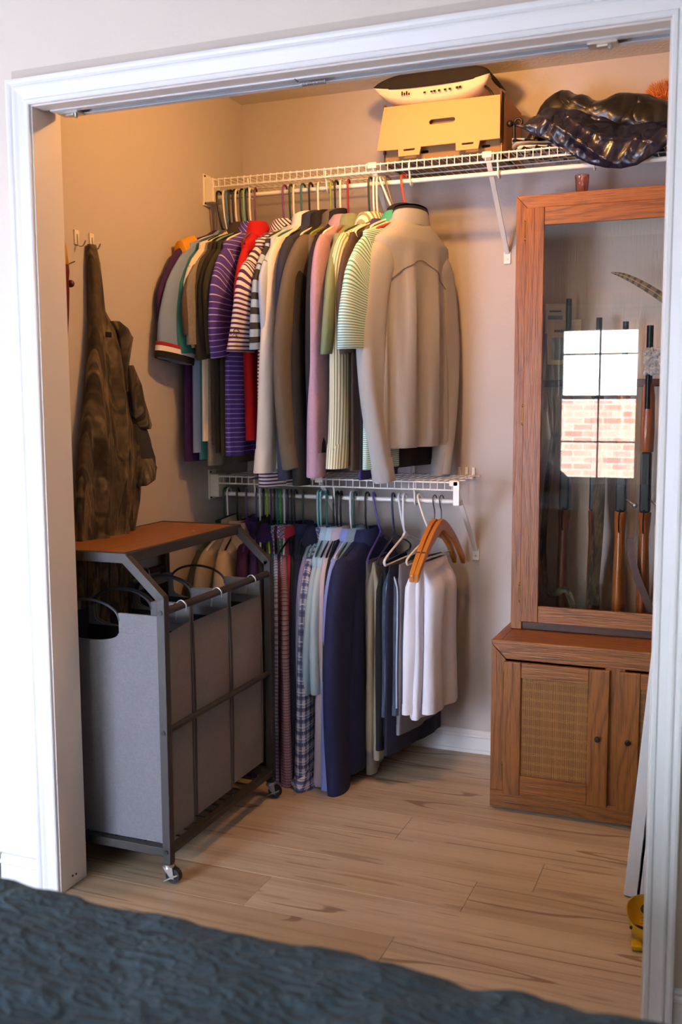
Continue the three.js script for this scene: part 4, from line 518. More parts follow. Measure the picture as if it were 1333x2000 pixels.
// ---------- laundry cart and its bags ----------
{
  const c = thing('laundry_cart', 'dark metal rolling laundry cart with a brown wooden top and chrome casters', 'cart');
  const x0 = -0.158, x1 = 0.231, za = -0.168, zb = -0.808, s = 0.0245, yt = 0.892, F = M.frame;
  for (const z of [za, zb]) {
    const e = part('end_frame', merge([bx(x0 - s / 2, x0 + s / 2, 0.053, yt + s / 2, z - s / 2, z + s / 2, 0.002), bar([x0, yt, z], [0.122, yt, z], s, s, V(0, 0, 1)), bar([0.118, yt + 0.002, z], [x1 + 0.002, 0.788, z], s, s, V(0, 0, 1)), bx(x1 - s / 2, x1 + s / 2, 0.053, 0.796, z - s / 2, z + s / 2, 0.002), bx(x0, x1, 0.075, 0.075 + s, z - s / 2, z + s / 2, 0.002)]), F, c);
    for (const y of [0.753, 0.424, 0.088]) for (const [x, q] of [[x1, 1]]) part('bolt', new THREE.CylinderGeometry(0.0065, 0.0065, 0.004, 14).rotateX(Math.PI / 2).translate(x, y, z + s / 2 + 0.001), M.black, e);
    for (const x of [x0, x1]) {
      const k = part('caster', merge([new THREE.CylinderGeometry(0.0155, 0.0155, 0.006, 20).translate(x, 0.05, z), new THREE.CylinderGeometry(0.013, 0.0145, 0.005, 20).translate(x, 0.0445, z), extr([[-0.015, 0.046], [0.016, 0.046], [0.021, 0.014], [0.011, 0.014]], 0.0015, 0.0003).translate(x, 0, z + 0.0105), extr([[-0.015, 0.046], [0.016, 0.046], [0.021, 0.014], [0.011, 0.014]], 0.0015, 0.0003).translate(x, 0, z - 0.012), bar([x - 0.008, 0.008, z + 0.0155], [x + 0.036, 0.031, z + 0.0155], 0.008, 0.004, V(0, 0, 1))]), M.steel, c);
      part('wheel', new THREE.CylinderGeometry(0.0215, 0.0215, 0.017, 28).rotateX(Math.PI / 2).translate(x + 0.014, 0.0216, z - 0.0005), M.rubber, k); part('axle', new THREE.CylinderGeometry(0.004, 0.004, 0.026, 10).rotateX(Math.PI / 2).translate(x + 0.016, 0.02, z), M.steel, k);
    }
  }
  for (const [x, y, r] of [[x1, 0.753, 0.0105], [x1, 0.424, 0.0085], [x0, 0.753, 0.0105], [x0, 0.424, 0.0085]]) part('rail', rod([x, y, za], [x, y, zb], r, 16), F, c);
  for (const x of [x0, x1]) part('bottom_rail', bx(x - s / 2, x + s / 2, 0.078, 0.096, zb, za, 0.002), F, c);
  const gw = []; for (let i = 1; i < 14; i++) { const z = lerp(za, zb, i / 14); gw.push(rod([x0, 0.09, z], [x1, 0.09, z], 0.0025, 6)); } for (let i = 1; i < 4; i++) { const x = lerp(x0, x1, i / 4); gw.push(rod([x, 0.087, za], [x, 0.087, zb], 0.003, 6)); }
  part('bottom_grid', merge(gw), F, c).userData.kind = 'stuff';
  part('top_board', bx(x0 - 0.008, 0.118, yt + 0.004, yt + 0.014, zb, za, 0.002, 'z'), M.walnut, c, 'reddish brown wooden top');
  part('top_edge', merge([bx(0.112, 0.13, yt - 0.014, yt + 0.0155, zb - 0.01, za + 0.01, 0.003), bx(x0 - 0.012, x0 - 0.004, yt - 0.01, yt + 0.0155, zb - 0.01, za + 0.01, 0.002), bx(x0 - 0.012, 0.128, yt - 0.01, yt + 0.0155, za - 0.002, za + 0.0125, 0.002), bx(x0 - 0.012, 0.128, yt - 0.01, yt + 0.0155, zb - 0.0125, zb + 0.002, 0.002)]), F, c);
  part('rivet', new THREE.SphereGeometry(0.004, 12, 8).scale(1, 0.5, 1).translate(0.06, yt + 0.0145, -0.63), M.steel, c);

  const canvasT = dataTex(256, 256, (u, v) => { const w = 0.5 * vn(u * 120, v * 30, 120, 30, 21) + 0.5 * vn(u * 30, v * 120, 30, 120, 22); return mixc([116, 114, 117], [103, 101, 104], w); }, true, 0.2, 0.2);
  const cloth = mat(0xffffff, 0.92, { map: canvasT, bumpMap: T.cloth, bumpScale: 0.0016 }), lining = mat(0x101114, 0.95), edge = mat(0x5e5c5c, 0.9), handleM = mat(0x2e3138, 0.5);
  const bnd = [-0.176, -0.352, -0.578, -0.795], names = ['front grey fabric laundry bag in the cart, nearest the room', 'middle grey fabric laundry bag in the cart', 'rear grey fabric laundry bag in the cart, nearest the back wall'];
  for (let b = 0; b < 3; b++) {
    const z1 = bnd[b] - 0.006, z0 = bnd[b + 1] + 0.006, bx0 = x0 + 0.018, bx1 = x1 - 0.02, yb = 0.1 + 0.012 * b, top = 0.738, zc = (z0 + z1) / 2, r = rng(90 + b);
    const t = thing('laundry_bag', names[b], 'bag', [0, 0, 0], 0, 'laundry bags in the cart'), ph = r() * 6;
    const bulge = (u, v) => Math.sin(Math.PI * clamp(u)) * Math.sin(Math.PI * clamp(v)) ;
    const th = 0.003;
    // end panels with a grip notch
    const endShape = () => { const p = [[bx0, yb], [bx1, yb], [bx1, top], [0.085, top], [0.083, top - 0.055]]; for (let i = 0; i <= 14; i++) { const a = i / 14 * Math.PI; p.push([-0.018 + 0.096 * Math.cos(a), top - 0.06 - 0.022 * Math.sin(a)]); } p.push([-0.116, top - 0.03], [-0.118, top], [bx0, top]); return p; };
    const endP = (z, s) => { const g = extr(endShape(), th, 0.001); const p = g.attributes.position; for (let i = 0; i < p.count; i++) { const x = p.getX(i), y = p.getY(i); p.setZ(i, p.getZ(i) + s * 0.004 * bulge((x - bx0) / (bx1 - bx0), (y - yb) / (top - yb))); } return boxUV(g.translate(0, 0, z), 'y'); };
    part('front_panel', endP(z1 - th, 1), cloth, t); part('back_panel', endP(z0, -1), cloth, t);
    const side = (x, s, h0, h1) => grid(16, 24, (u, v) => { const z = lerp(z0, z1, u), y = lerp(yb, lerp(h0, h1, u), v); return V(x + s * (0.012 * bulge(u, v) + 0.003 * Math.sin(y * 19 + ph + u * 3) * bulge(u, v)), y, z); }, (u, v, p) => [p.z, p.y]);
    const thick = (g, nx) => { const h = g.clone().translate(nx * th, 0, 0); return merge([g, h]); };
    const dip = [0.694, 0.69, 0.686][b];
    part('side_panel', thick(side(bx1, 1, dip - 0.002, dip - (b === 0 ? 0.02 : 0.004)), -1), cloth, t, 'outer side'); part('side_panel', thick(side(bx0, -1, top, top), 1), cloth, t);
    part('lining', merge([boxUV(new THREE.PlaneGeometry(z1 - z0 - 0.012, dip - yb - 0.02).rotateY(-Math.PI / 2).translate(bx1 - 0.007, (dip + yb) / 2 - 0.01, zc)), boxUV(new THREE.PlaneGeometry(z1 - z0 - 0.012, top - yb - 0.03).rotateY(Math.PI / 2).translate(bx0 + 0.008, (top + yb) / 2 - 0.015, zc)), boxUV(new THREE.PlaneGeometry(bx1 - bx0 - 0.016, top - yb - 0.08).translate((bx0 + bx1) / 2, (top + yb) / 2 - 0.04, z0 + 0.0095)), boxUV(new THREE.PlaneGeometry(bx1 - bx0 - 0.016, top - yb - 0.1).rotateY(Math.PI).translate((bx0 + bx1) / 2, (top + yb) / 2 - 0.05, z1 - 0.0095))]), lining, t, 'black lining');
    part('bottom', bx(bx0, bx1, yb, yb + 0.004, z0, z1, 0.001), cloth, t);
    for (const z of [z0 + 0.003, z1 - 0.002]) part('seam', tube([[bx1 + 0.001, yb, z], [bx1 + 0.003, 0.3, z], [bx1 + 0.003, 0.55, z], [bx1, dip - 0.006, z]], 0.0022, 6, 20), edge, t);
    for (const z of [z0 + 0.004, z1 + 0.001]) { const hp = []; for (let i = 0; i <= 16; i++) { const a = i / 16 * Math.PI; hp.push([-0.018 + 0.102 * Math.cos(a), top - 0.022 + 0.052 * Math.sin(a), z]); } part('handle', tube(hp, 0.004, 8, 36), handleM, t); part('hem_band', bx(0.083, bx1, top - 0.055, top, z + 0.001, z + 0.0028, 0.0008), cloth, t); }
    for (const [x, s] of [[x1, 1], [x0, -1]]) part('hook', tube([[x - s * 0.02, 0.71, zc], [x - s * 0.016, 0.742, zc], [x - s * 0.0135, 0.76, zc], [x, 0.7672, zc], [x + s * 0.0138, 0.757, zc], [x + s * 0.0145, 0.738, zc]], 0.0021, 7, 30), M.steel, t);
  }
}

// ---------- camouflage overalls ----------
{
  const t = thing('overalls', 'brown bark camouflage overalls hanging by a strap on the left wall', 'overalls');
  // rows: y, z near edge, z far edge, thickness
  const rows = [[1.772, -0.444, -0.478, 0.018], [1.72, -0.437, -0.482, 0.03], [1.65, -0.434, -0.484, 0.038], [1.58, -0.43, -0.488, 0.042], [1.53, -0.424, -0.52, 0.05], [1.47, -0.414, -0.545, 0.055], [1.41, -0.4, -0.56, 0.06], [1.33, -0.382, -0.58, 0.065], [1.25, -0.362, -0.6, 0.07], [1.17, -0.343, -0.622, 0.07], [1.08, -0.322, -0.628, 0.07], [1.0, -0.312, -0.62, 0.068], [0.92, -0.31, -0.6, 0.066], [0.8, -0.31, -0.585, 0.06], [0.6, -0.31, -0.575, 0.055], [0.4, -0.315, -0.565, 0.05]];
  const N = 64, rings = rows.map(([y, za, zb, th]) => { const q = []; for (let j = 0; j < N; j++) { const a = j / N * Math.PI * 2, c = Math.cos(a), s = Math.sin(a), z = lerp(za, zb, 0.5 - 0.5 * spw(c, 0.8)), k = sm(1.75, 1.35, y), f = s > 0 ? k * 0.013 * (Math.sin(z * 62 + y * 1.2) + 0.6 * Math.sin(z * 118 + 1.3 - y * 2.5)) : 0; q.push(V(Math.max(XL + 0.002, XL + 0.004 + th * 0.5 + th * 0.5 * spw(s, 0.75) + f * (1 - c * c * c * c)), y, z)); } return q; });
  // smooth between rows
  const dense = []; for (let i = 0; i < rings.length - 1; i++) for (let k = 0; k < 4; k++) dense.push(rings[i].map((p, j) => p.clone().lerp(rings[i + 1][j], k / 4))); dense.push(rings[rings.length - 1]);
  const uvC = (i, j, p) => [p.z + p.x * 0.5, p.y];
  part('body', loft(dense, { capA: true, capB: true, uv: uvC }), M.camo, t);
  const blob = (rs, n = 36) => loft(rs.map(([y, zc, a, xc, b, ph]) => { const q = []; for (let j = 0; j < n; j++) { const th = j / n * Math.PI * 2; q.push(V(Math.max(XL + 0.003, XL + xc + b * Math.sin(th) + 0.004 * Math.sin(th * 4 + ph)), y, zc + a * Math.cos(th))); } return q; }), { capA: true, capB: true, uv: uvC });
  part('bib_flap', blob([[1.55, -0.5, 0.014, 0.05, 0.02, 0], [1.53, -0.525, 0.03, 0.058, 0.024, 1], [1.505, -0.545, 0.035, 0.062, 0.024, 2], [1.48, -0.548, 0.026, 0.06, 0.022, 2], [1.42, -0.545, 0.018, 0.052, 0.02, 3], [1.34, -0.55, 0.018, 0.048, 0.018, 4]]), M.camo, t);
  part('pocket_flap', blob([[1.42, -0.56, 0.012, 0.058, 0.018, 0], [1.36, -0.585, 0.028, 0.064, 0.022, 1], [1.28, -0.605, 0.04, 0.066, 0.024, 2], [1.235, -0.63, 0.032, 0.066, 0.022, 3], [1.222, -0.635, 0.022, 0.066, 0.018, 3]]), M.camo, t);
  part('side_panel', blob([[1.24, -0.615, 0.03, 0.052, 0.02, 0], [1.19, -0.628, 0.042, 0.056, 0.026, 1], [1.13, -0.645, 0.05, 0.056, 0.028, 2], [1.09, -0.65, 0.045, 0.056, 0.026, 3], [1.07, -0.64, 0.03, 0.055, 0.02, 3]]), fab(0x2c2a27), t, 'plain dark side panel');
  part('pouch', blob([[1.13, -0.63, 0.03, 0.066, 0.02, 0], [1.1, -0.64, 0.05, 0.068, 0.026, 1], [1.06, -0.63, 0.045, 0.068, 0.026, 2], [1.045, -0.61, 0.03, 0.064, 0.018, 2]]), M.camo, t);
  part('buckle', bx(XL + 0.058, XL + 0.068, 1.5, 1.516, -0.47, -0.45, 0.002), M.black, t);
  part('pocket_seam', tube([[XL + 0.083, 1.16, -0.37], [XL + 0.085, 1.12, -0.42], [XL + 0.087, 1.13, -0.5]], 0.0015, 5, 20), M.camo, t);
  // carved ornament half hidden by the jamb
  const o = thing('carved_ornament', 'dark red carved ornament with a yellow tip, half hidden behind the left jamb', 'ornament');
  const lr = (rs, n = 20) => loft(rs.map(([y, a, b]) => { const q = []; for (let j = 0; j < n; j++) { const th = j / n * Math.PI * 2; q.push(V(XL + 0.012 + b * Math.sin(th), y, -0.325 + a * Math.cos(th))); } return q; }), { capA: true, capB: true });
  part('tip', lr([[1.772, 0.004, 0.004], [1.75, 0.013, 0.008], [1.72, 0.018, 0.009], [1.7, 0.02, 0.01]]), mat(0xb8841c, 0.4), o, 'yellow tip');
  part('body', lr([[1.7, 0.02, 0.01], [1.68, 0.022, 0.011], [1.66, 0.018, 0.01], [1.62, 0.018, 0.01], [1.56, 0.014, 0.008], [1.5, 0.006, 0.005]]), mat(0x5a1410, 0.35), o); part('knob', new THREE.SphereGeometry(0.011, 14, 10).translate(XL + 0.014, 1.648, -0.352), mat(0x48100c, 0.35), o); part('peg', rod([XL + 0.014, 1.7, -0.34], [XL + 0.02, 1.712, -0.366], 0.0018, 6), M.darkBronze, o);
}

// ---------- gun cabinet ----------
const CX = 1.312; // cabinet centre line
{
  const c = thing('gun_cabinet', 'tall oak display cabinet with a glass door above and woven cane doors below', 'cabinet');
  const O = M.oak, zb = ZB + 0.016, bxl = 0.93, bxr = 2 * CX - bxl, zf = -0.998;
  // lower case
  part('side', bx(bxl, bxl + 0.02, 0.01, 0.535, zb, zf, 0.002), O, c); part('side', bx(bxr - 0.02, bxr, 0.01, 0.535, zb, zf, 0.002), O, c);
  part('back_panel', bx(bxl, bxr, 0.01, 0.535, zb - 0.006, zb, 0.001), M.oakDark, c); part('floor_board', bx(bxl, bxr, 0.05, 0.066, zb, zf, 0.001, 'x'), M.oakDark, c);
  const trap = (pts, z0, d, grain) => boxUV(extr(pts, d, 0.0015).translate(0, 0, z0), grain);
  part('face_rail', trap([[bxl, 0.545], [bxr, 0.545], [bxr - 0.048, 0.497], [bxl + 0.048, 0.497]], zf, 0.018, 'x'), O, c); part('face_rail', trap([[bxl, 0.01], [bxr, 0.01], [bxr, 0.064], [bxl, 0.064]], zf, 0.018, 'x'), O, c);
  part('face_stile', trap([[bxl, 0.065], [bxl + 0.046, 0.065], [bxl + 0.046, 0.495], [bxl, 0.543]], zf, 0.018, 'y'), O, c); part('face_stile', trap([[bxr, 0.065], [bxr - 0.046, 0.065], [bxr - 0.046, 0.495], [bxr, 0.543]], zf, 0.018, 'y'), O, c);
  part('centre_stile', bx(CX - 0.03, CX + 0.03, 0.064, 0.497, zf, zf + 0.016, 0.0015), O, c);
  part('top_board', bx(bxl + 0.03, bxr - 0.03, 0.54, 0.556, zb, zf + 0.006, 0.002, 'x'), O, c); part('top_edge', bx(bxl, bxl + 0.0295, 0.54, 0.556, zb, zf + 0.006, 0.002, 'z'), O, c); part('top_edge', bx(bxr - 0.0295, bxr, 0.54, 0.556, zb, zf + 0.006, 0.002, 'z'), O, c); part('nosing', bx(bxl - 0.001, bxr + 0.001, 0.541, 0.5565, zf + 0.006, zf + 0.02, 0.004, 'x'), O, c);
  const caneT = canvasTex(256, 256, (g, w) => { g.fillStyle = '#7a5a26'; g.fillRect(0, 0, w, w); const r = rng(3); for (let x = 0; x < w; x += 8) { const k = r(); g.fillStyle = `rgb(${176 + k * 34 | 0},${132 + k * 30 | 0},${60 + k * 22 | 0})`; g.fillRect(x + 1, 0, 6, w); } for (let j = 0; j < 4; j++) for (let q = 0; q < 3; q++) for (let x = 0; x < w; x += 8) { const k = r(); if ((x / 8 + q) % 2) { g.fillStyle = `rgb(${206 + k * 20 | 0},${176 + k * 20 | 0},${108 + k * 20 | 0})`; g.fillRect(x, j * 64 + q * 7 + 6 + k * 4, 8, 4.5); } } }, 0.105, 0.118);
  const caneB = dataTex(128, 128, (u, v) => grey(Math.abs(Math.sin(u * Math.PI * 16)) * 0.7 + 0.3 * vn(u * 32, v * 40, 32, 40, 3)), false, 0.105, 0.118);
  const cane = mat(0xb59a78, 0.6, { map: caneT, bumpMap: caneB, bumpScale: 0.0012 });
  for (const s of [-1, 1]) {
    const X = (a, b) => (s < 0 ? [a, b] : [2 * CX - b, 2 * CX - a]), z = zf + 0.0185, zz = zf + 0.034;
    const st = X(0.972, 1.028), st2 = X(1.236, 1.298), rl = X(1.028, 1.236);
    const d = part('door', merge([bx(...st, 0.06, 0.492, z, zz, 0.003), bx(...st2, 0.06, 0.492, z, zz, 0.003)]), O, c);
    part('rail', bx(...rl, 0.443, 0.4915, z, zz - 0.001, 0.002, 'x'), O, d); part('rail', bx(...rl, 0.0605, 0.126, z, zz - 0.001, 0.002, 'x'), O, d);
    part('cane_panel', boxUV(new THREE.BoxGeometry(rl[1] - rl[0], 0.32, 0.004).translate((rl[0] + rl[1]) / 2, 0.2845, z + 0.004), 'y', false), cane, d, 'woven cane panel');
    part('knob', new THREE.LatheGeometry([[0.0001, 0.016], [0.006, 0.016], [0.0085, 0.0145], [0.009, 0.012], [0.007, 0.0085], [0.0035, 0.006], [0.0035, 0]].map((p) => new THREE.Vector2(...p)), 20).rotateX(Math.PI / 2).translate(s < 0 ? 1.267 : 2 * CX - 1.267, 0.279, zz), M.darkBronze, d);
    for (const y of [0.13, 0.43]) part('hinge', merge([bx(...X(0.966, 0.973), y - 0.03, y + 0.03, zf + 0.018, zf + 0.027, 0.002), rod([s < 0 ? 0.9695 : 2 * CX - 0.9695, y - 0.028, zf + 0.028], [s < 0 ? 0.9695 : 2 * CX - 0.9695, y + 0.028, zf + 0.028], 0.0035, 10)]), M.brass, d);
  }
  // upper case
  const uxl = 0.952, uxr = 2 * CX - uxl, uz = -1.166, y0 = 0.557, y1 = 1.947;
  part('upper_side', bx(uxl, uxl + 0.02, y0, y1 - 0.001, zb, uz, 0.002), O, c); part('upper_side', bx(uxr - 0.02, uxr, y0, y1 - 0.001, zb, uz, 0.002), O, c);
  part('upper_top', bx(uxl, uxr, y1 - 0.02, y1, zb, uz, 0.002, 'x'), O, c);
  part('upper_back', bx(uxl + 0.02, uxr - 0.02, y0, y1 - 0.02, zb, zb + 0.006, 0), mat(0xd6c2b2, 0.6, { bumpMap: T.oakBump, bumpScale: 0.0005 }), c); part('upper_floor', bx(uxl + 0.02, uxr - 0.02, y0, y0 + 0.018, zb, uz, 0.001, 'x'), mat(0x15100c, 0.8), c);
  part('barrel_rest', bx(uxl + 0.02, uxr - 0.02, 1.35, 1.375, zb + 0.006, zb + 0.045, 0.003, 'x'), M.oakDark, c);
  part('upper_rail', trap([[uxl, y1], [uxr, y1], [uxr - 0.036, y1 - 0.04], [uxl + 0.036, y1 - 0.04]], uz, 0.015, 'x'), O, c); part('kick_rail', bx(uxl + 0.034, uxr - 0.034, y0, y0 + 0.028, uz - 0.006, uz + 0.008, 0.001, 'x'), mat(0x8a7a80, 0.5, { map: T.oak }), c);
  part('upper_stile', trap([[uxl, y0], [uxl + 0.036, y0], [uxl + 0.036, y1 - 0.041], [uxl, y1 - 0.001]], uz, 0.015, 'y'), O, c); part('upper_stile', trap([[uxr, y0], [uxr - 0.036, y0], [uxr - 0.036, y1 - 0.041], [uxr, y1 - 0.001]], uz, 0.015, 'y'), O, c);
  const dl = uxl + 0.032, dr = uxr - 0.032, dz = uz + 0.0155, dzz = uz + 0.03;
  const d = part('glass_door', merge([bx(dl, dl + 0.06, 0.584, 1.906, dz, dzz, 0.003), bx(dr - 0.06, dr, 0.584, 1.906, dz, dzz, 0.003)]), O, c);
  part('rail', bx(dl + 0.06, dr - 0.06, 1.851, 1.9055, dz, dzz - 0.0005, 0.002, 'x'), O, d); part('rail', bx(dl + 0.06, dr - 0.06, 0.5845, 0.64, dz, dzz - 0.0005, 0.002, 'x'), O, d);
  part('pane', boxUV(new THREE.PlaneGeometry(dr - dl - 0.12, 1.211).translate(CX, 1.2455, dz + 0.012)), M.glass, d, 'clear glass pane');
  for (const y of [1.84, 1.26, 0.68]) part('hinge', merge([bx(dl - 0.004, dl + 0.003, y - 0.034, y + 0.034, uz + 0.014, uz + 0.024, 0.002), rod([dl - 0.0005, y - 0.024, uz + 0.0265], [dl - 0.0005, y + 0.024, uz + 0.0265], 0.0035, 10), new THREE.SphereGeometry(0.0045, 10, 8).translate(dl - 0.0005, y + 0.029, uz + 0.0255), new THREE.SphereGeometry(0.0045, 10, 8).translate(dl - 0.0005, y - 0.029, uz + 0.0255)]), M.brass, d);

  // long guns standing in the case
  const stockM = (c) => mat(c, 0.3, { bumpMap: T.oakBump, bumpScale: 0.0003 });
  const rifle = (lab, x, tilt, top, stockC, o = {}) => {
    const t = thing('long_gun', lab, 'gun', [x, y0 + 0.02, -1.345], 0); t.rotation.z = tilt; const L = top - y0 - 0.02, sm_ = stockM(stockC);
    const ring = (y, a, b, zo = 0) => { const q = []; for (let j = 0; j < 20; j++) { const th = j / 20 * Math.PI * 2; q.push(V(a * Math.cos(th), y, zo + b * Math.sin(th))); } return q; };
    part('stock', loft([ring(0.0, 0.018, 0.062), ring(0.02, 0.021, 0.064), ring(0.12, 0.021, 0.054, 0.006), ring(0.2, 0.018, 0.04, 0.014), ring(0.25, 0.0165, 0.028, 0.02), ring(0.29, 0.0165, 0.025, 0.018), ring(0.32, 0.019, 0.03, 0.012), ring(0.36, 0.021, 0.034, 0.008)], { capA: true, capB: true, uv: (i, j, p) => [p.z, p.y] }), sm_, t, 'wooden stock');
    part('butt_pad', loft([ring(-0.012, 0.018, 0.06), ring(0, 0.018, 0.062)], { capA: true, capB: true }), M.rubber, t);
    part('receiver', bx(-0.017, 0.017, 0.36, 0.56, -0.022, 0.028, 0.008), M.gunSteel, t);
    part('fore_end', loft([ring(0.56, 0.021, 0.027), ring(0.62, 0.023, 0.028), ring(0.74, 0.021, 0.024), ring(0.78, 0.016, 0.018)], { capA: true, capB: true, uv: (i, j, p) => [p.z, p.y] }), sm_, t);
    part('barrel', rod([0, 0.5, 0], [0, L, 0], o.br ?? 0.0095, 14), M.gunSteel, t); if (o.mag) part('magazine_tube', rod([0.0, 0.7, 0.022], [0, L - 0.08, 0.022], 0.0085, 12), M.gunSteel, t);
    part('trigger_guard', tube([[0, 0.37, 0.03], [0, 0.35, 0.055], [0, 0.31, 0.056], [0, 0.29, 0.035]], 0.0025, 6, 20), M.gunSteel, t);
    if (o.bolt) part('bolt_handle', merge([rod([0.016, 0.4, 0.0], [0.042, 0.385, 0.012], 0.004, 8), new THREE.SphereGeometry(0.009, 14, 10).translate(0.045, 0.383, 0.013)]), M.steel, t);
    if (o.scope) part('scope', merge([rod([0, 0.4, 0.045], [0, 0.66, 0.045], 0.0125, 16), rod([0, 0.66, 0.045], [0, 0.71, 0.045], 0.019, 16), rod([0, 0.37, 0.045], [0, 0.41, 0.045], 0.017, 16), bx(-0.005, 0.005, 0.44, 0.45, 0.02, 0.036, 0.001), bx(-0.005, 0.005, 0.6, 0.61, 0.02, 0.036, 0.001)]), M.gunSteel, t);
    if (o.sling) { const pts = o.sling.map((p) => V(...p)), cv = new THREE.CatmullRomCurve3(pts), n = 40, w = o.sw ?? 0.014; part('sling', grid(1, n, (u, v) => { const p = cv.getPoint(v), dd = cv.getTangent(v), sx = V(dd.y, -dd.x, 0).normalize(); return p.addScaledVector(sx, (u - 0.5) * 2 * w); }, (u, v) => [u * w * 2, v * 0.8]), o.slM, t, o.slL); }
    return t;
  };
  rifle('leftmost long gun in the cabinet with a pale camouflage sling loop', 1.09, 0.0, 1.64, 0x6e4028, { sling: [[-0.03, 0.62, 0.06], [-0.05, 0.4, 0.075], [-0.055, 0.2, 0.08], [-0.03, 0.08, 0.085], [0.02, 0.1, 0.085], [0.05, 0.04, 0.085]], sw: 0.011, slM: mat(0x8d8a6a, 0.9, { map: T.camo, color: 0xffffff }), slL: 'pale camouflage sling' });
  rifle('long gun with a wide brown camouflage sling, second from left in the cabinet', 1.19, 0.0, 1.575, 0x6a3a20, { mag: true, sling: [[0.02, 0.7, 0.06], [0.022, 0.45, 0.07], [0.02, 0.3, 0.075], [0.012, 0.12, 0.08], [0.01, 0.05, 0.07]], sw: 0.019, slM: mat(0xc9b59a, 0.9, { map: T.camo }), slL: 'brown camouflage sling' });
  rifle('long gun with a honey brown stock in the middle of the cabinet', 1.275, 0.0, 1.56, 0xa05c24, { bolt: true });
  rifle('long gun with a dark leather sling and tall barrel near the right jamb', 1.352, 0.0, 1.545, 0x96501e, { mag: true, br: 0.011, bolt: true, sling: [[-0.04, 0.28, 0.07], [-0.02, 0.18, 0.08], [0.03, 0.06, 0.085], [0.05, -0.0, 0.085]], sw: 0.012, slM: mat(0x4a1c12, 0.5), slL: 'dark leather sling' });
  rifle('rightmost long gun in the cabinet with a scope', 1.44, 0.0, 1.5, 0x7a4a30, { scope: true });
  // papers
  for (const [x, y, z, w, h, ry, col, lab] of [[1.035, 1.58, -1.395, 0.07, 0.1, 0.5, 0xdacdb4, 'upper cream booklet standing at the left inside the cabinet'], [1.07, 1.5, -1.375, 0.11, 0.15, 0.25, 0xd6c6a6, 'lower cream booklet leaning inside the cabinet']]) {
    const t = thing('booklet', lab, 'booklet', [x, y, z], ry); part('cover', bx(-w / 2, w / 2, -h / 2, h / 2, -0.003, 0.003, 0.001), mat(col, 0.8), t); part('picture', bx(-w * 0.36, w * 0.36, -h * 0.4, h * 0.1, 0.003, 0.0036, 0), mat(0x6e7a80, 0.7), t, 'grey picture'); part('title_bar', bx(-w * 0.3, w * 0.3, h * 0.22, h * 0.27, 0.003, 0.0036, 0), mat(0x55504a, 0.8), t);
  }
  // tail feather
  const ft = thing('tail_feather', 'long barred pheasant tail feather in the top of the cabinet', 'feather');
  const fT = dataTex(16, 128, (u, v) => mixc([120, 108, 84], [52, 44, 34], (Math.sin(v * Math.PI * 2 * 8) > 0.35 ? 1 : 0) * 0.85), true, 0.04, 0.2);
  const fc = new THREE.CatmullRomCurve3([V(1.232, 1.712, -1.28), V(1.27, 1.7, -1.28), V(1.33, 1.668, -1.28), V(1.42, 1.605, -1.29), V(1.5, 1.53, -1.3)]);
  part('vane', grid(6, 50, (u, v) => { const p = fc.getPoint(v), d = fc.getTangent(v), n = V(-d.y, d.x, 0).normalize(), w = 0.0145 * Math.pow(Math.sin(Math.PI * clamp(v * 0.55 + 0.01)), 0.7); return p.addScaledVector(n, (u - 0.5) * 2 * w).add(V(0, 0, 0.004 * (1 - (2 * u - 1) ** 2))); }, (u, v) => [u * 0.03, v * 0.33]), mat(0xffffff, 0.7, { map: fT }), ft); part('shaft', tube([0, 0.25, 0.5, 0.75, 1].map((q) => fc.getPoint(q).add(V(0, 0, 0.005))), 0.0013, 6, 40), mat(0xb09a70, 0.5), ft);
  // tin and wool
  const tin = thing('tin_can', 'small metal tin beside the right jamb inside the cabinet', 'tin', [1.41, 1.376, -1.43]); part('can', new THREE.CylinderGeometry(0.02, 0.02, 0.13, 28).translate(0, 0.065, 0), mat(0x6a6450, 0.4, { metalness: 0.5 }), tin); part('lid', new THREE.CylinderGeometry(0.021, 0.021, 0.012, 28).translate(0, 0.132, 0), M.steel, tin); part('band', new THREE.CylinderGeometry(0.0204, 0.0204, 0.05, 28, 1, true).translate(0, 0.05, 0), mat(0x8c2a20, 0.5), tin, 'red band');
  const r = rng(44), wt = thing('wool_tuft', 'white tuft of wool in front of the tallest barrel in the cabinet', 'wool', [1.365, 1.43, -1.31]); { const g = []; for (let i = 0; i < 150; i++) g.push(new THREE.IcosahedronGeometry(0.004 + r() * 0.005, 1).translate((r() - 0.35) * 0.07, (r() - 0.5) * 0.08, (r() - 0.5) * 0.012)); part('fleece', merge(g), mat(0xd8d8dc, 0.95, { bumpMap: T.cloth, bumpScale: 0.004 }), wt); }
}
// glass cup on the cabinet
{
  const t = thing('glass_cup', 'small pink textured glass cup on top of the cabinet', 'cup', [1.131, 1.9472, -1.3]);
  const g = new THREE.LatheGeometry([[0.0001, 0], [0.0165, 0], [0.018, 0.003], [0.0205, 0.05], [0.0235, 0.077], [0.0225, 0.078], [0.0195, 0.052], [0.016, 0.008], [0.0001, 0.007]].map((p) => new THREE.Vector2(...p)), 40);
  const cupB = dataTex(128, 128, (u, v) => grey(fbm(u, v, 14, 10, 91, 2)), false, 1, 1);
  part('cup', g, new THREE.MeshPhysicalMaterial({ color: 0xeeb0a0, roughness: 0.1, transmission: 0.9, thickness: 0.004, ior: 1.5, attenuationColor: new THREE.Color(0.9, 0.45, 0.36), attenuationDistance: 0.03, bumpMap: cupB, bumpScale: 0.004, side: THREE.DoubleSide }), t);
}

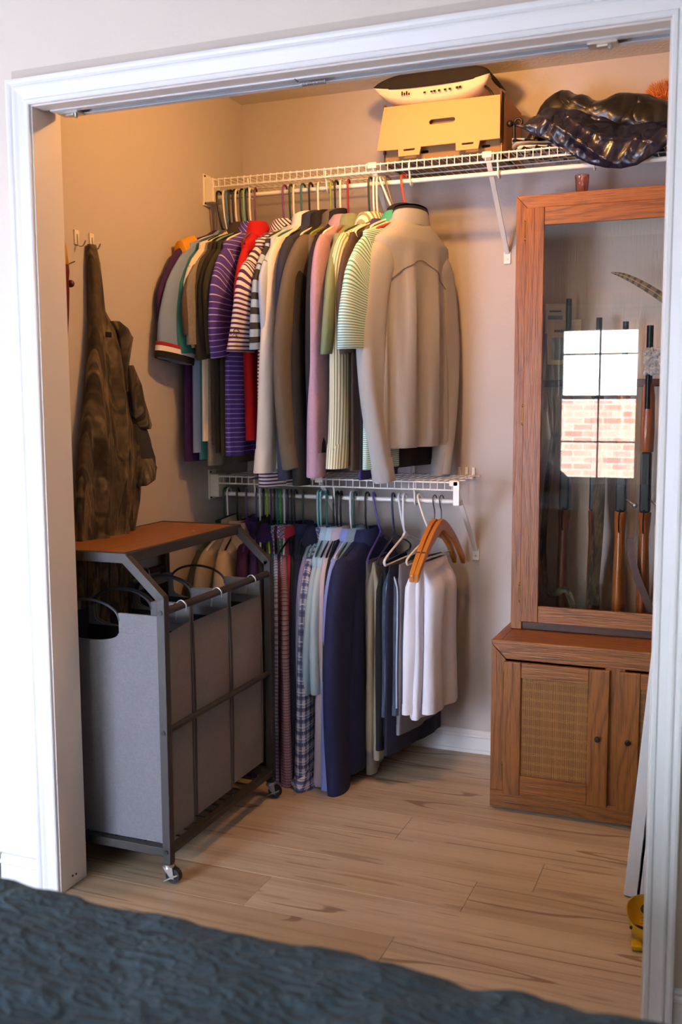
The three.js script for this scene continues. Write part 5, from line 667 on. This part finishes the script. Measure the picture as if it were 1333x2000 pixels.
// ---------- things on the upper shelf ----------
{
  const Y = 2.0928; // deck
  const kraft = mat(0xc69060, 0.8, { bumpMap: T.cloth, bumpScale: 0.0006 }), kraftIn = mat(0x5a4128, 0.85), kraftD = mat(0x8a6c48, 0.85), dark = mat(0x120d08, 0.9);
  const t = thing('cardboard_box', 'brown cardboard box with a hand slot and two tabs on its tilted front', 'box', [0.692, Y, -1.31], -0.02);
  const w = 0.205, zf = 0.118, zb = -0.135, h = 0.165;
  part('bottom', bx(-w + 0.012, w - 0.012, 0, 0.004, zb, zf, 0.001), kraftD, t); part('back_wall', bx(-w, w, 0, h + 0.02, zb - 0.004, zb, 0.001), kraft, t);
  part('side_wall', bx(-w + 0.006, -w + 0.01, 0, h, zb, zf, 0.001), kraftIn, t); part('side_wall', bx(w - 0.004, w, 0, h + 0.02, zb, zf + 0.004, 0.001), kraft, t);
  const slot = (x, y, a, b, n = 6) => { const p = []; for (let i = 0; i <= n; i++) { const q = Math.PI / 2 + i / n * Math.PI; p.push([x - a + b + b * Math.cos(q), y + b * Math.sin(q)]); } for (let i = 0; i <= n; i++) { const q = -Math.PI / 2 + i / n * Math.PI; p.push([x + a - b + b * Math.cos(q), y + b * Math.sin(q)]); } return p; };
  const body = extr([[-w + 0.012, 0.0], [w - 0.006, 0.0], [w - 0.006, h - 0.02], [-w + 0.012, h - 0.02]], 0.004, 0.0006, [slot(-0.118, 0.026, 0.014, 0.0045), slot(-0.055, 0.028, 0.014, 0.0045), slot(0.08, 0.026, 0.014, 0.0045), slot(0.152, 0.026, 0.014, 0.0045)]);
  part('front_wall', boxUV(body, 'x').translate(0, 0, zf - 0.004), kraftD, t, 'darker front wall with slots'); part('inner_wall', bx(-w + 0.014, w - 0.01, 0.004, h - 0.02, zf - 0.012, zf - 0.009, 0.001), dark, t);  // front wall in a darker brown than the flap
  // tilted front lid with tabs
  const lid = extr([[-w - 0.004, 0.0], [-0.134, -0.002], [-0.132, -0.026], [-0.06, -0.026], [-0.056, 0.0], [0.062, 0.0], [0.064, -0.026], [0.138, -0.026], [0.142, 0.0], [w + 0.002, 0.0], [w - 0.004, 0.142], [-w + 0.012, 0.146]], 0.004, 0.0008, [slot(0.012, 0.078, 0.044, 0.0085), slot(-0.096, -0.006, 0.02, 0.0032), slot(0.102, -0.006, 0.02, 0.0032)]);
  const L = part('lid_flap', boxUV(lid, 'x'), kraft, t, 'tilted front flap with a hand slot'); L.position.set(0, 0.036, zf + 0.034); L.rotation.x = -0.17;
  part('slot_back', bx(-0.05, 0.07, 0.09, 0.14, zf - 0.02, zf - 0.016, 0.001), kraftIn, t); part('lid_edge', bx(-w + 0.008, -w + 0.014, 0.03, h + 0.024, zf - 0.02, zf + 0.012, 0.001), kraftIn, t); part('lid_edge', bx(w - 0.006, w, 0.03, h + 0.024, zf - 0.02, zf + 0.012, 0.001), kraftIn, t);
  part('top_flap', bx(-w + 0.01, w - 0.006, h + 0.006, h + 0.01, zb, zf + 0.01, 0.001), kraft, t);

  // pillow
  const P = thing('throw_pillow', 'throw pillow, black on top and cream below, lying on the cardboard box', 'pillow', [0.655, Y + 0.176, -1.3], -0.02);
  const pa = 0.2, pd = 0.11, rim = (u, v) => Math.pow(Math.max(0, (1 - Math.pow(Math.abs(u), 2.6)) * (1 - Math.pow(Math.abs(v), 2.6))), 0.42);
  const half = (s, hh, off) => grid(36, 24, (a, b) => { const u = a * 2 - 1, v = b * 2 - 1, k = 1 - 0.07 * (1 - u * u) * v * v - 0.0; return V(u * pa * (1 - 0.06 * (1 - v * v)), off + s * hh * rim(u, v) + 0.012 * Math.pow(Math.abs(u), 3), v * pd * (1 - 0.06 * (1 - u * u)) * k); });
  part('top_side', half(1, 0.074, 0.062), fab(0x17130e), P, 'black top'); part('bottom_side', half(-1, 0.058, 0.062), fab(0xd9c3a6), P, 'cream underside'); 
  const pp = []; for (let i = 0; i < 48; i++) { const a = i / 48 * Math.PI * 2, u = spw(Math.cos(a), 0.4), v = spw(Math.sin(a), 0.4); pp.push([u * pa * (1 - 0.06 * (1 - v * v)), 0.062 + 0.012 * Math.pow(Math.abs(u), 3), v * pd * (1 - 0.06 * (1 - u * u))]); } part('piping', tube(pp, 0.0022, 6, 120, true), fab(0x17130e), P);
  const let_ = []; { const at = (x) => { const u = x / pa, v = 0.93, k = rim(u, v); return V(x, 0.062 - 0.058 * k + 0.004, pd * 0.935 + 0.004); };
    [[-0.098, 0.012], [-0.09, 0.008], [-0.082, 0.012], [-0.074, 0.006], [-0.02, 0.005], [0.004, 0.005], [0.014, 0.006], [0.03, 0.006], [0.05, 0.006], [0.066, 0.006], [0.09, 0.007], [0.1, 0.007]].forEach(([x, hh], i) => { const p = at(x); let_.push(bx(p.x - (i < 4 ? 0.0025 : 0.004), p.x + (i < 4 ? 0.0025 : 0.004), p.y, p.y + hh, p.z - 0.001, p.z + 0.0006, 0)); }); }
  part('lettering', merge(let_), mat(0x1c1712, 0.9), P);
  part('strap', tube([[0.17, 0.05, 0.07], [0.2, 0.02, 0.1], [0.215, -0.008, 0.1]], 0.004, 7, 16), M.black, P);

  // folded garment bag hanging over the shelf edge
  const bag = thing('garment_bag', 'glossy black and navy garment bag slumped over the shelf edge', 'bag');
  const bump = dataTex(256, 256, (u, v) => { const rg = (a, b, s) => 1 - Math.abs(2 * fbm(u, v, a, b, s, 2) - 1); return grey(clamp(0.6 * Math.pow(rg(4, 5, 131), 3) + 0.3 * Math.pow(rg(9, 7, 137), 3))); }, false, 0.35, 0.35);
  const blk = mat(0x15130f, 0.34, { phys: true, bumpMap: bump, bumpScale: 0.02, clearcoat: 0.2, clearcoatRoughness: 0.32 }), nvy = mat(0x10122a, 0.26, { phys: true, bumpMap: bump, bumpScale: 0.022, clearcoat: 0.4, clearcoatRoughness: 0.22 });
  const N = 56, topY = (x) => { const k = [[0.94, 2.145], [0.98, 2.2], [1.02, 2.3], [1.07, 2.298], [1.12, 2.275], [1.17, 2.245], [1.23, 2.258], [1.28, 2.255], [1.34, 2.235], [1.42, 2.2], [1.55, 2.18], [1.66, 2.14]]; for (let i = 0; i < k.length - 1; i++) if (x <= k[i + 1][0]) return lerp(k[i][1], k[i + 1][1], sm(0, 1, clamp((x - k[i][0]) / (k[i + 1][0] - k[i][0])))); return 2.14; };
  const wr = (x, y, z) => 0.006 * (Math.sin(x * 30 + y * 50 + z * 20) + 0.6 * Math.sin(x * 62 - y * 70)) ;
  const main = []; for (let i = 0; i <= 48; i++) { const x = lerp(0.935, 1.66, i / 48), f = Math.sin(Math.PI * clamp(i / 48 * 1.0)) ** 0.35, yt = topY(x), yb = Y + 0.002, q = []; for (let j = 0; j < N; j++) { const a = j / N * Math.PI * 2, c = Math.cos(a), s = Math.sin(a), z = -1.292 + 0.125 * f * spw(c, 0.75), yc = (yt + yb) / 2, y = yc + (yt - yb) / 2 * f * spw(s, 0.7) * (c < 0 ? 1 : 1 - 0.1 * c); q.push(V(x + 0.006 * Math.sin(a * 3 + x * 20), Math.max(yb, y + (s > -0.3 ? wr(x, y, z) * 0.9 : 0)), Math.max(ZB + 0.03, z + wr(x + 1, y, z) * 0.8))); } main.push(q); }
  part('folded_top', loft(main, { capA: true, capB: true, uv: (i, j, p) => [p.x, p.y + p.z] }), blk, bag);
  // navy tongue draped forward and down over the lip
  const dTop = (x) => { const k = [[0.955, 2.16], [1.0, 2.19], [1.04, 2.212], [1.12, 2.198], [1.2, 2.168], [1.28, 2.135], [1.36, 2.135], [1.51, 2.12]]; for (let i = 0; i < k.length - 1; i++) if (x <= k[i + 1][0]) return lerp(k[i][1], k[i + 1][1], sm(0, 1, clamp((x - k[i][0]) / (k[i + 1][0] - k[i][0])))); return 2.12; };
  const drape = []; for (let i = 0; i <= 110; i++) {
    const x = lerp(0.955, 1.5, i / 110), s = i / 110, yb = [2.155, 2.128, 2.106, 2.075, 2.045, 2.02, 2.006, 2.0, 2.006, 2.03, 2.06, 2.1][Math.min(11, Math.floor(s * 11.99))], yb2 = [2.155, 2.128, 2.106, 2.075, 2.045, 2.02, 2.006, 2.0, 2.006, 2.03, 2.06, 2.1][Math.min(11, Math.floor(s * 11.99) + 1)], b = lerp(yb, yb2, s * 11.99 % 1), tt = dTop(x), q = [], f = Math.pow(Math.sin(Math.PI * clamp(s, 0.015, 0.985)), 0.4);
    for (let j = 0; j < N; j++) { const a = j / N * Math.PI * 2, c = Math.cos(a), sn = Math.sin(a), y = lerp(b, tt, 0.5 + 0.5 * spw(sn, 0.85)), sl = (y - b) / Math.max(0.02, tt - b), zc = lerp(-1.128, -1.168, sm(0.3, 1, sl)), th = 0.024 * f * (0.6 + 0.5 * Math.sin(Math.PI * clamp(1 - sl))), ridge = c > 0 ? 0.0095 * f * ((1 - 2 * Math.pow(Math.abs(Math.sin((x * 0.62 + y * 1.2) * 40 + 1.1 * Math.sin(x * 22 + y * 9))), 0.7)) + 0.5 * Math.sin((x - y * 0.6) * 120)) * Math.sin(Math.PI * clamp(sl, 0.03, 1)) : 0; q.push(V(x, y, zc + th * c + ridge)); }
    drape.push(q);
  }
  part('front_drape', loft(drape, { capA: true, capB: true, uv: (i, j, p) => [p.x, p.y] }), nvy, bag, 'navy front fold hanging over the shelf lip');
  // folded zigzag blanket under the bag
  const bt = canvasTex(128, 64, (g, w, h) => { g.fillStyle = '#cfc3b0'; g.fillRect(0, 0, w, h); g.fillStyle = '#1b1917'; for (let x = 0; x < w; x += 32) { g.beginPath(); g.moveTo(x, h); g.lineTo(x + 16, h * 0.3); g.lineTo(x + 32, h); g.fill(); } }, 0.16, 0.05);
  const bl = thing('folded_blanket', 'folded cream blanket with black zigzag edge under the garment bag', 'blanket');
  const fold_ = (y0, y1, x0, x1, z0, z1, m, k) => { const rings = []; for (let i = 0; i <= 10; i++) { const x = lerp(x0, x1, i / 10), f = i === 0 || i === 10 ? 0.7 : 1, q = []; for (let j = 0; j < 28; j++) { const a = j / 28 * Math.PI * 2; q.push(V(x, (y0 + y1) / 2 + (y1 - y0) / 2 * f * spw(Math.sin(a), 0.6) + 0.003 * Math.sin(x * 40 + a * 2 + k), (z0 + z1) / 2 + (z1 - z0) / 2 * f * spw(Math.cos(a), 0.6))); } rings.push(q); } part('fold', loft(rings, { capA: true, capB: true, uv: (i, j, p) => [p.x + p.z * 0.5, p.y * 2 + p.z] }), m, bl); };
  const bm = fab(0xffffff, { map: bt }), cmx = fab(0x9b917f); fold_(Y + 0.002, Y + 0.016, 0.925, 1.2, -1.42, -1.175, bm, 0); fold_(Y + 0.0165, Y + 0.03, 0.92, 1.15, -1.41, -1.18, cmx, 1); fold_(Y + 0.0305, Y + 0.044, 0.918, 1.0, -1.4, -1.19, bm, 2);
  // black clamp with round ends
  const kb = thing('black_clamp', 'small black clamp with round knobs between the box and garment bag', 'clamp', [0.922, Y + 0.048, -1.23]);
  part('knob', new THREE.SphereGeometry(0.011, 16, 12).translate(-0.008, 0.045, 0.02), M.black, kb); part('ring', new THREE.TorusGeometry(0.011, 0.004, 10, 20).translate(0.017, 0.05, 0.01), M.black, kb); part('stem', rod([-0.008, 0.045, 0.02], [0.016, 0.046, 0.01], 0.006, 10), M.black, kb); part('foot', rod([0.004, 0.0, 0.01], [0.004, 0.045, 0.014], 0.005, 10), M.black, kb);
  // orange plush
  const pl = thing('plush_ball', 'fluffy orange plush on the shelf behind the garment bag', 'plush', [1.372, 2.245, -1.4]); const om = mat(0xefac74, 0.95);
  part('core', new THREE.SphereGeometry(0.052, 24, 18), om, pl);
  const tuft = new THREE.ConeGeometry(0.0026, 0.026, 4).translate(0, 0.013, 0), fur = new THREE.InstancedMesh(tuft, om, 2400), rr = rng(8), q4 = new THREE.Matrix4(), qq = new THREE.Quaternion(); fur.name = 'fur'; fur.userData.kind = 'stuff';
  for (let i = 0; i < 2400; i++) { const d = V(rr() * 2 - 1, rr() * 2 - 1, rr() * 2 - 1).normalize(); qq.setFromUnitVectors(V(0, 1, 0), d.clone().add(V(rr() - 0.5, rr() - 0.5, rr() - 0.5).multiplyScalar(0.9)).normalize()); q4.compose(d.multiplyScalar(0.049), qq, V(1, 0.7 + rr() * 0.7, 1)); fur.setMatrixAt(i, q4); } fur.castShadow = fur.receiveShadow = true; pl.add(fur);
  const pbase = thing('storage_tin', 'low dark tin under the orange plush at the right of the upper shelf', 'tin', [1.38, Y, -1.41]); part('body', new THREE.CylinderGeometry(0.045, 0.045, 0.094, 28).translate(0, 0.047, 0), mat(0x2a2622, 0.6), pbase); part('rim', new THREE.TorusGeometry(0.045, 0.002, 8, 28).rotateX(Math.PI / 2).translate(0, 0.094, 0), M.darkBronze, pbase);
}

// ---------- door panels leaning on the right ----------
{
  const lean = 0.079, mk = (lab, x, z) => { // foot at x on the floor, leaning to +x
    const t = thing('door_panel', lab, 'door panel', [x, 0.004, z], 0, undefined); t.rotation.z = -lean;
    const h = 2.0, w = 0.033, L = 0.36;
    part('slab', bx(0, w, 0.0, h, -L, 0, 0.002), M.paintDoor, t);
    for (const [a, b] of [[0.12, 0.85], [1.0, 1.86]]) { part('raised_panel', bx(-0.004, 0.002, a, b, -L + 0.06, -0.06, 0.002), M.paintDoor, t); }
    return t;
  };
  mk('left of two white folding door panels leaning beside the cabinet', 1.4, -0.535); mk('right of two white folding door panels leaning against the right wall', 1.4405, -0.53);
}
// yellow ribbed tray with black cord
{
  const t = thing('floor_tray', 'yellow ribbed plastic tray with a black cord on the floor by the right jamb', 'tray', [1.502, 0, -0.375], 0.15), yel = mat(0xc79d0c, 0.45);
  const ring = (a, b, y) => { const q = []; for (let j = 0; j < 48; j++) { const th = j / 48 * Math.PI * 2; q.push(V(a * spw(Math.cos(th), 0.8), y, b * spw(Math.sin(th), 0.8))); } return q; };
  part('shell', loft([ring(0.02, 0.02, 0.004), ring(0.078, 0.1, 0.004), ring(0.09, 0.117, 0.045), ring(0.093, 0.121, 0.06), ring(0.088, 0.115, 0.06), ring(0.076, 0.098, 0.009), ring(0.02, 0.02, 0.008)], { capA: true, capB: true }), yel, t);
  t.scale.setScalar(0.84);
  for (let i = 0; i < 11; i++) { const z = -0.085 + i * 0.017; part('rib', bx(-0.06 + Math.abs(i - 5) * 0.004, 0.06 - Math.abs(i - 5) * 0.004, 0.008, 0.012, z - 0.003, z + 0.003, 0.001), yel, t); }
  part('spout', bx(-0.082, -0.05, 0.004, 0.02, 0.08, 0.122, 0.005), yel, t);
  solo('cord', tube([[1.442, 0.034, -0.315], [1.452, 0.045, -0.305], [1.485, 0.04, -0.305], [1.53, 0.04, -0.31], [1.56, 0.04, -0.37], [1.52, 0.045, -0.45], [1.48, 0.045, -0.44], [1.46, 0.045, -0.4], [1.48, 0.05, -0.36], [1.52, 0.05, -0.34]], 0.0045, 8, 90), M.rubber, 'black cord looped in the yellow tray by the right jamb', 'cord');
}

// ---------- bed and bedroom things ----------
{
  const t = thing('bed', 'bed with a dark teal textured coverlet in the foreground', 'bed');
  const cm = mat(0x2f414b, 0.9, { bumpMap: T.quilt, bumpScale: 0.014 }), bx0 = 0.12, bx1 = 2.35, z0 = 1.092, z1 = 2.72, Y = 0.703;
  const wob = (x, z) => 0.003 * Math.sin(x * 13 + z * 7 + 1.5 * Math.sin(z * 5)) + 0.0025 * Math.sin(x * 29 - z * 17) + 0.0022 * Math.sin((x * 0.6 + z) * 62 + 3 * Math.sin(x * 9) + 4 * vn(x * 7, z * 9, 64, 64, 4)) + 0.006 * vn(x * 26, z * 34, 512, 512, 6) + 0.003 * vn(x * 55, z * 70, 512, 512, 3);
  const g = grid(200, 190, (u, v) => {
    const x = lerp(bx0 - 0.0, bx1, u), d = v * 2.3; // unrolled: hang, edge, top
    const hang = 0.55, R = 0.06; let y, z;
    if (d < hang) { y = Y - R - (hang - d); z = z0 + 0.012 * Math.sin(x * 24 + 1) * (1 - d / hang) - 0.006; } else if (d < hang + R * 1.57) { const a = (d - hang) / R; y = Y - R + R * Math.sin(a); z = z0 + R - R * Math.cos(a); } else { y = Y; z = z0 + R + (d - hang - R * 1.57); }
    const w = wob(x, d), top = sm(hang - 0.1, hang + 0.14, d); return V(x, y + w * top, z - w * (1 - top) * 1.2 + 0.004 * Math.sin(x * 150 + 3 * Math.sin(x * 7)) * (1 - top));
  }, (u, v) => [u * 2.23, v * 2.3]);
  part('coverlet', g, cm, t); part('mattress', bx(bx0 + 0.02, bx1 - 0.02, 0.3, Y - 0.04, z0 + 0.05, z1, 0.05), mat(0xcfcfcf, 0.9), t); part('bed_base', bx(bx0 + 0.03, bx1 - 0.03, 0.1, 0.3, z0 + 0.06, z1, 0.01), mat(0x3a2c22, 0.6), t);
  for (const x of [bx0 + 0.1, bx1 - 0.1]) for (const z of [z0 + 0.12, z1 - 0.08]) part('leg', bx(x - 0.03, x + 0.03, 0, 0.1, z - 0.03, z + 0.03, 0.004), mat(0x3a2c22, 0.6), t);
  const pl = thing('bed_pillow', 'blue grey pillow propped at the head of the bed', 'pillow', [0.33, 0.83, 2.35], 0); pl.rotation.z = -0.5; const pm = fab(0x55617c); part('cushion', new THREE.SphereGeometry(1, 32, 20).scale(0.3, 0.085, 0.33), pm, pl); part('piping', new THREE.TorusGeometry(0.3, 0.005, 8, 40).rotateX(Math.PI / 2).scale(1, 1, 1.1), pm, pl);
  const nt = thing('nightstand', 'small dark wooden nightstand beside the bed head', 'nightstand', [0.12, 0, 2.98]); const dk = mat(0x3a2417, 0.5); part('top', bx(-0.22, 0.22, 0.58, 0.61, -0.17, 0.12, 0.004), dk, nt); part('body', bx(-0.2, 0.2, 0.2, 0.58, -0.15, 0.11, 0.004), dk, nt); part('drawer', bx(-0.17, 0.17, 0.4, 0.55, -0.162, -0.15, 0.003), dk, nt); for (const x of [-0.17, 0.17]) for (const z of [-0.12, 0.08]) part('leg', bx(x - 0.02, x + 0.02, 0, 0.2, z - 0.02, z + 0.02, 0.003), dk, nt);
  const lm = thing('table_lamp', 'table lamp with a white shade on the nightstand', 'lamp', [0.2, 0.61, 2.95]); part('base', new THREE.LatheGeometry([[0.0001, 0], [0.07, 0], [0.07, 0.012], [0.03, 0.03], [0.045, 0.12], [0.06, 0.2], [0.02, 0.32], [0.01, 0.36], [0.0001, 0.36]].map((p) => new THREE.Vector2(...p)), 28), mat(0x6a7078, 0.4), lm); part('shade', new THREE.CylinderGeometry(0.1, 0.13, 0.2, 36, 1, true).translate(0, 0.5, 0), mat(0xf2ead8, 0.9), lm); part('stem', rod([0, 0.36, 0], [0, 0.58, 0], 0.004, 8), M.brass, lm);
}

renderer.render(scene, camera);
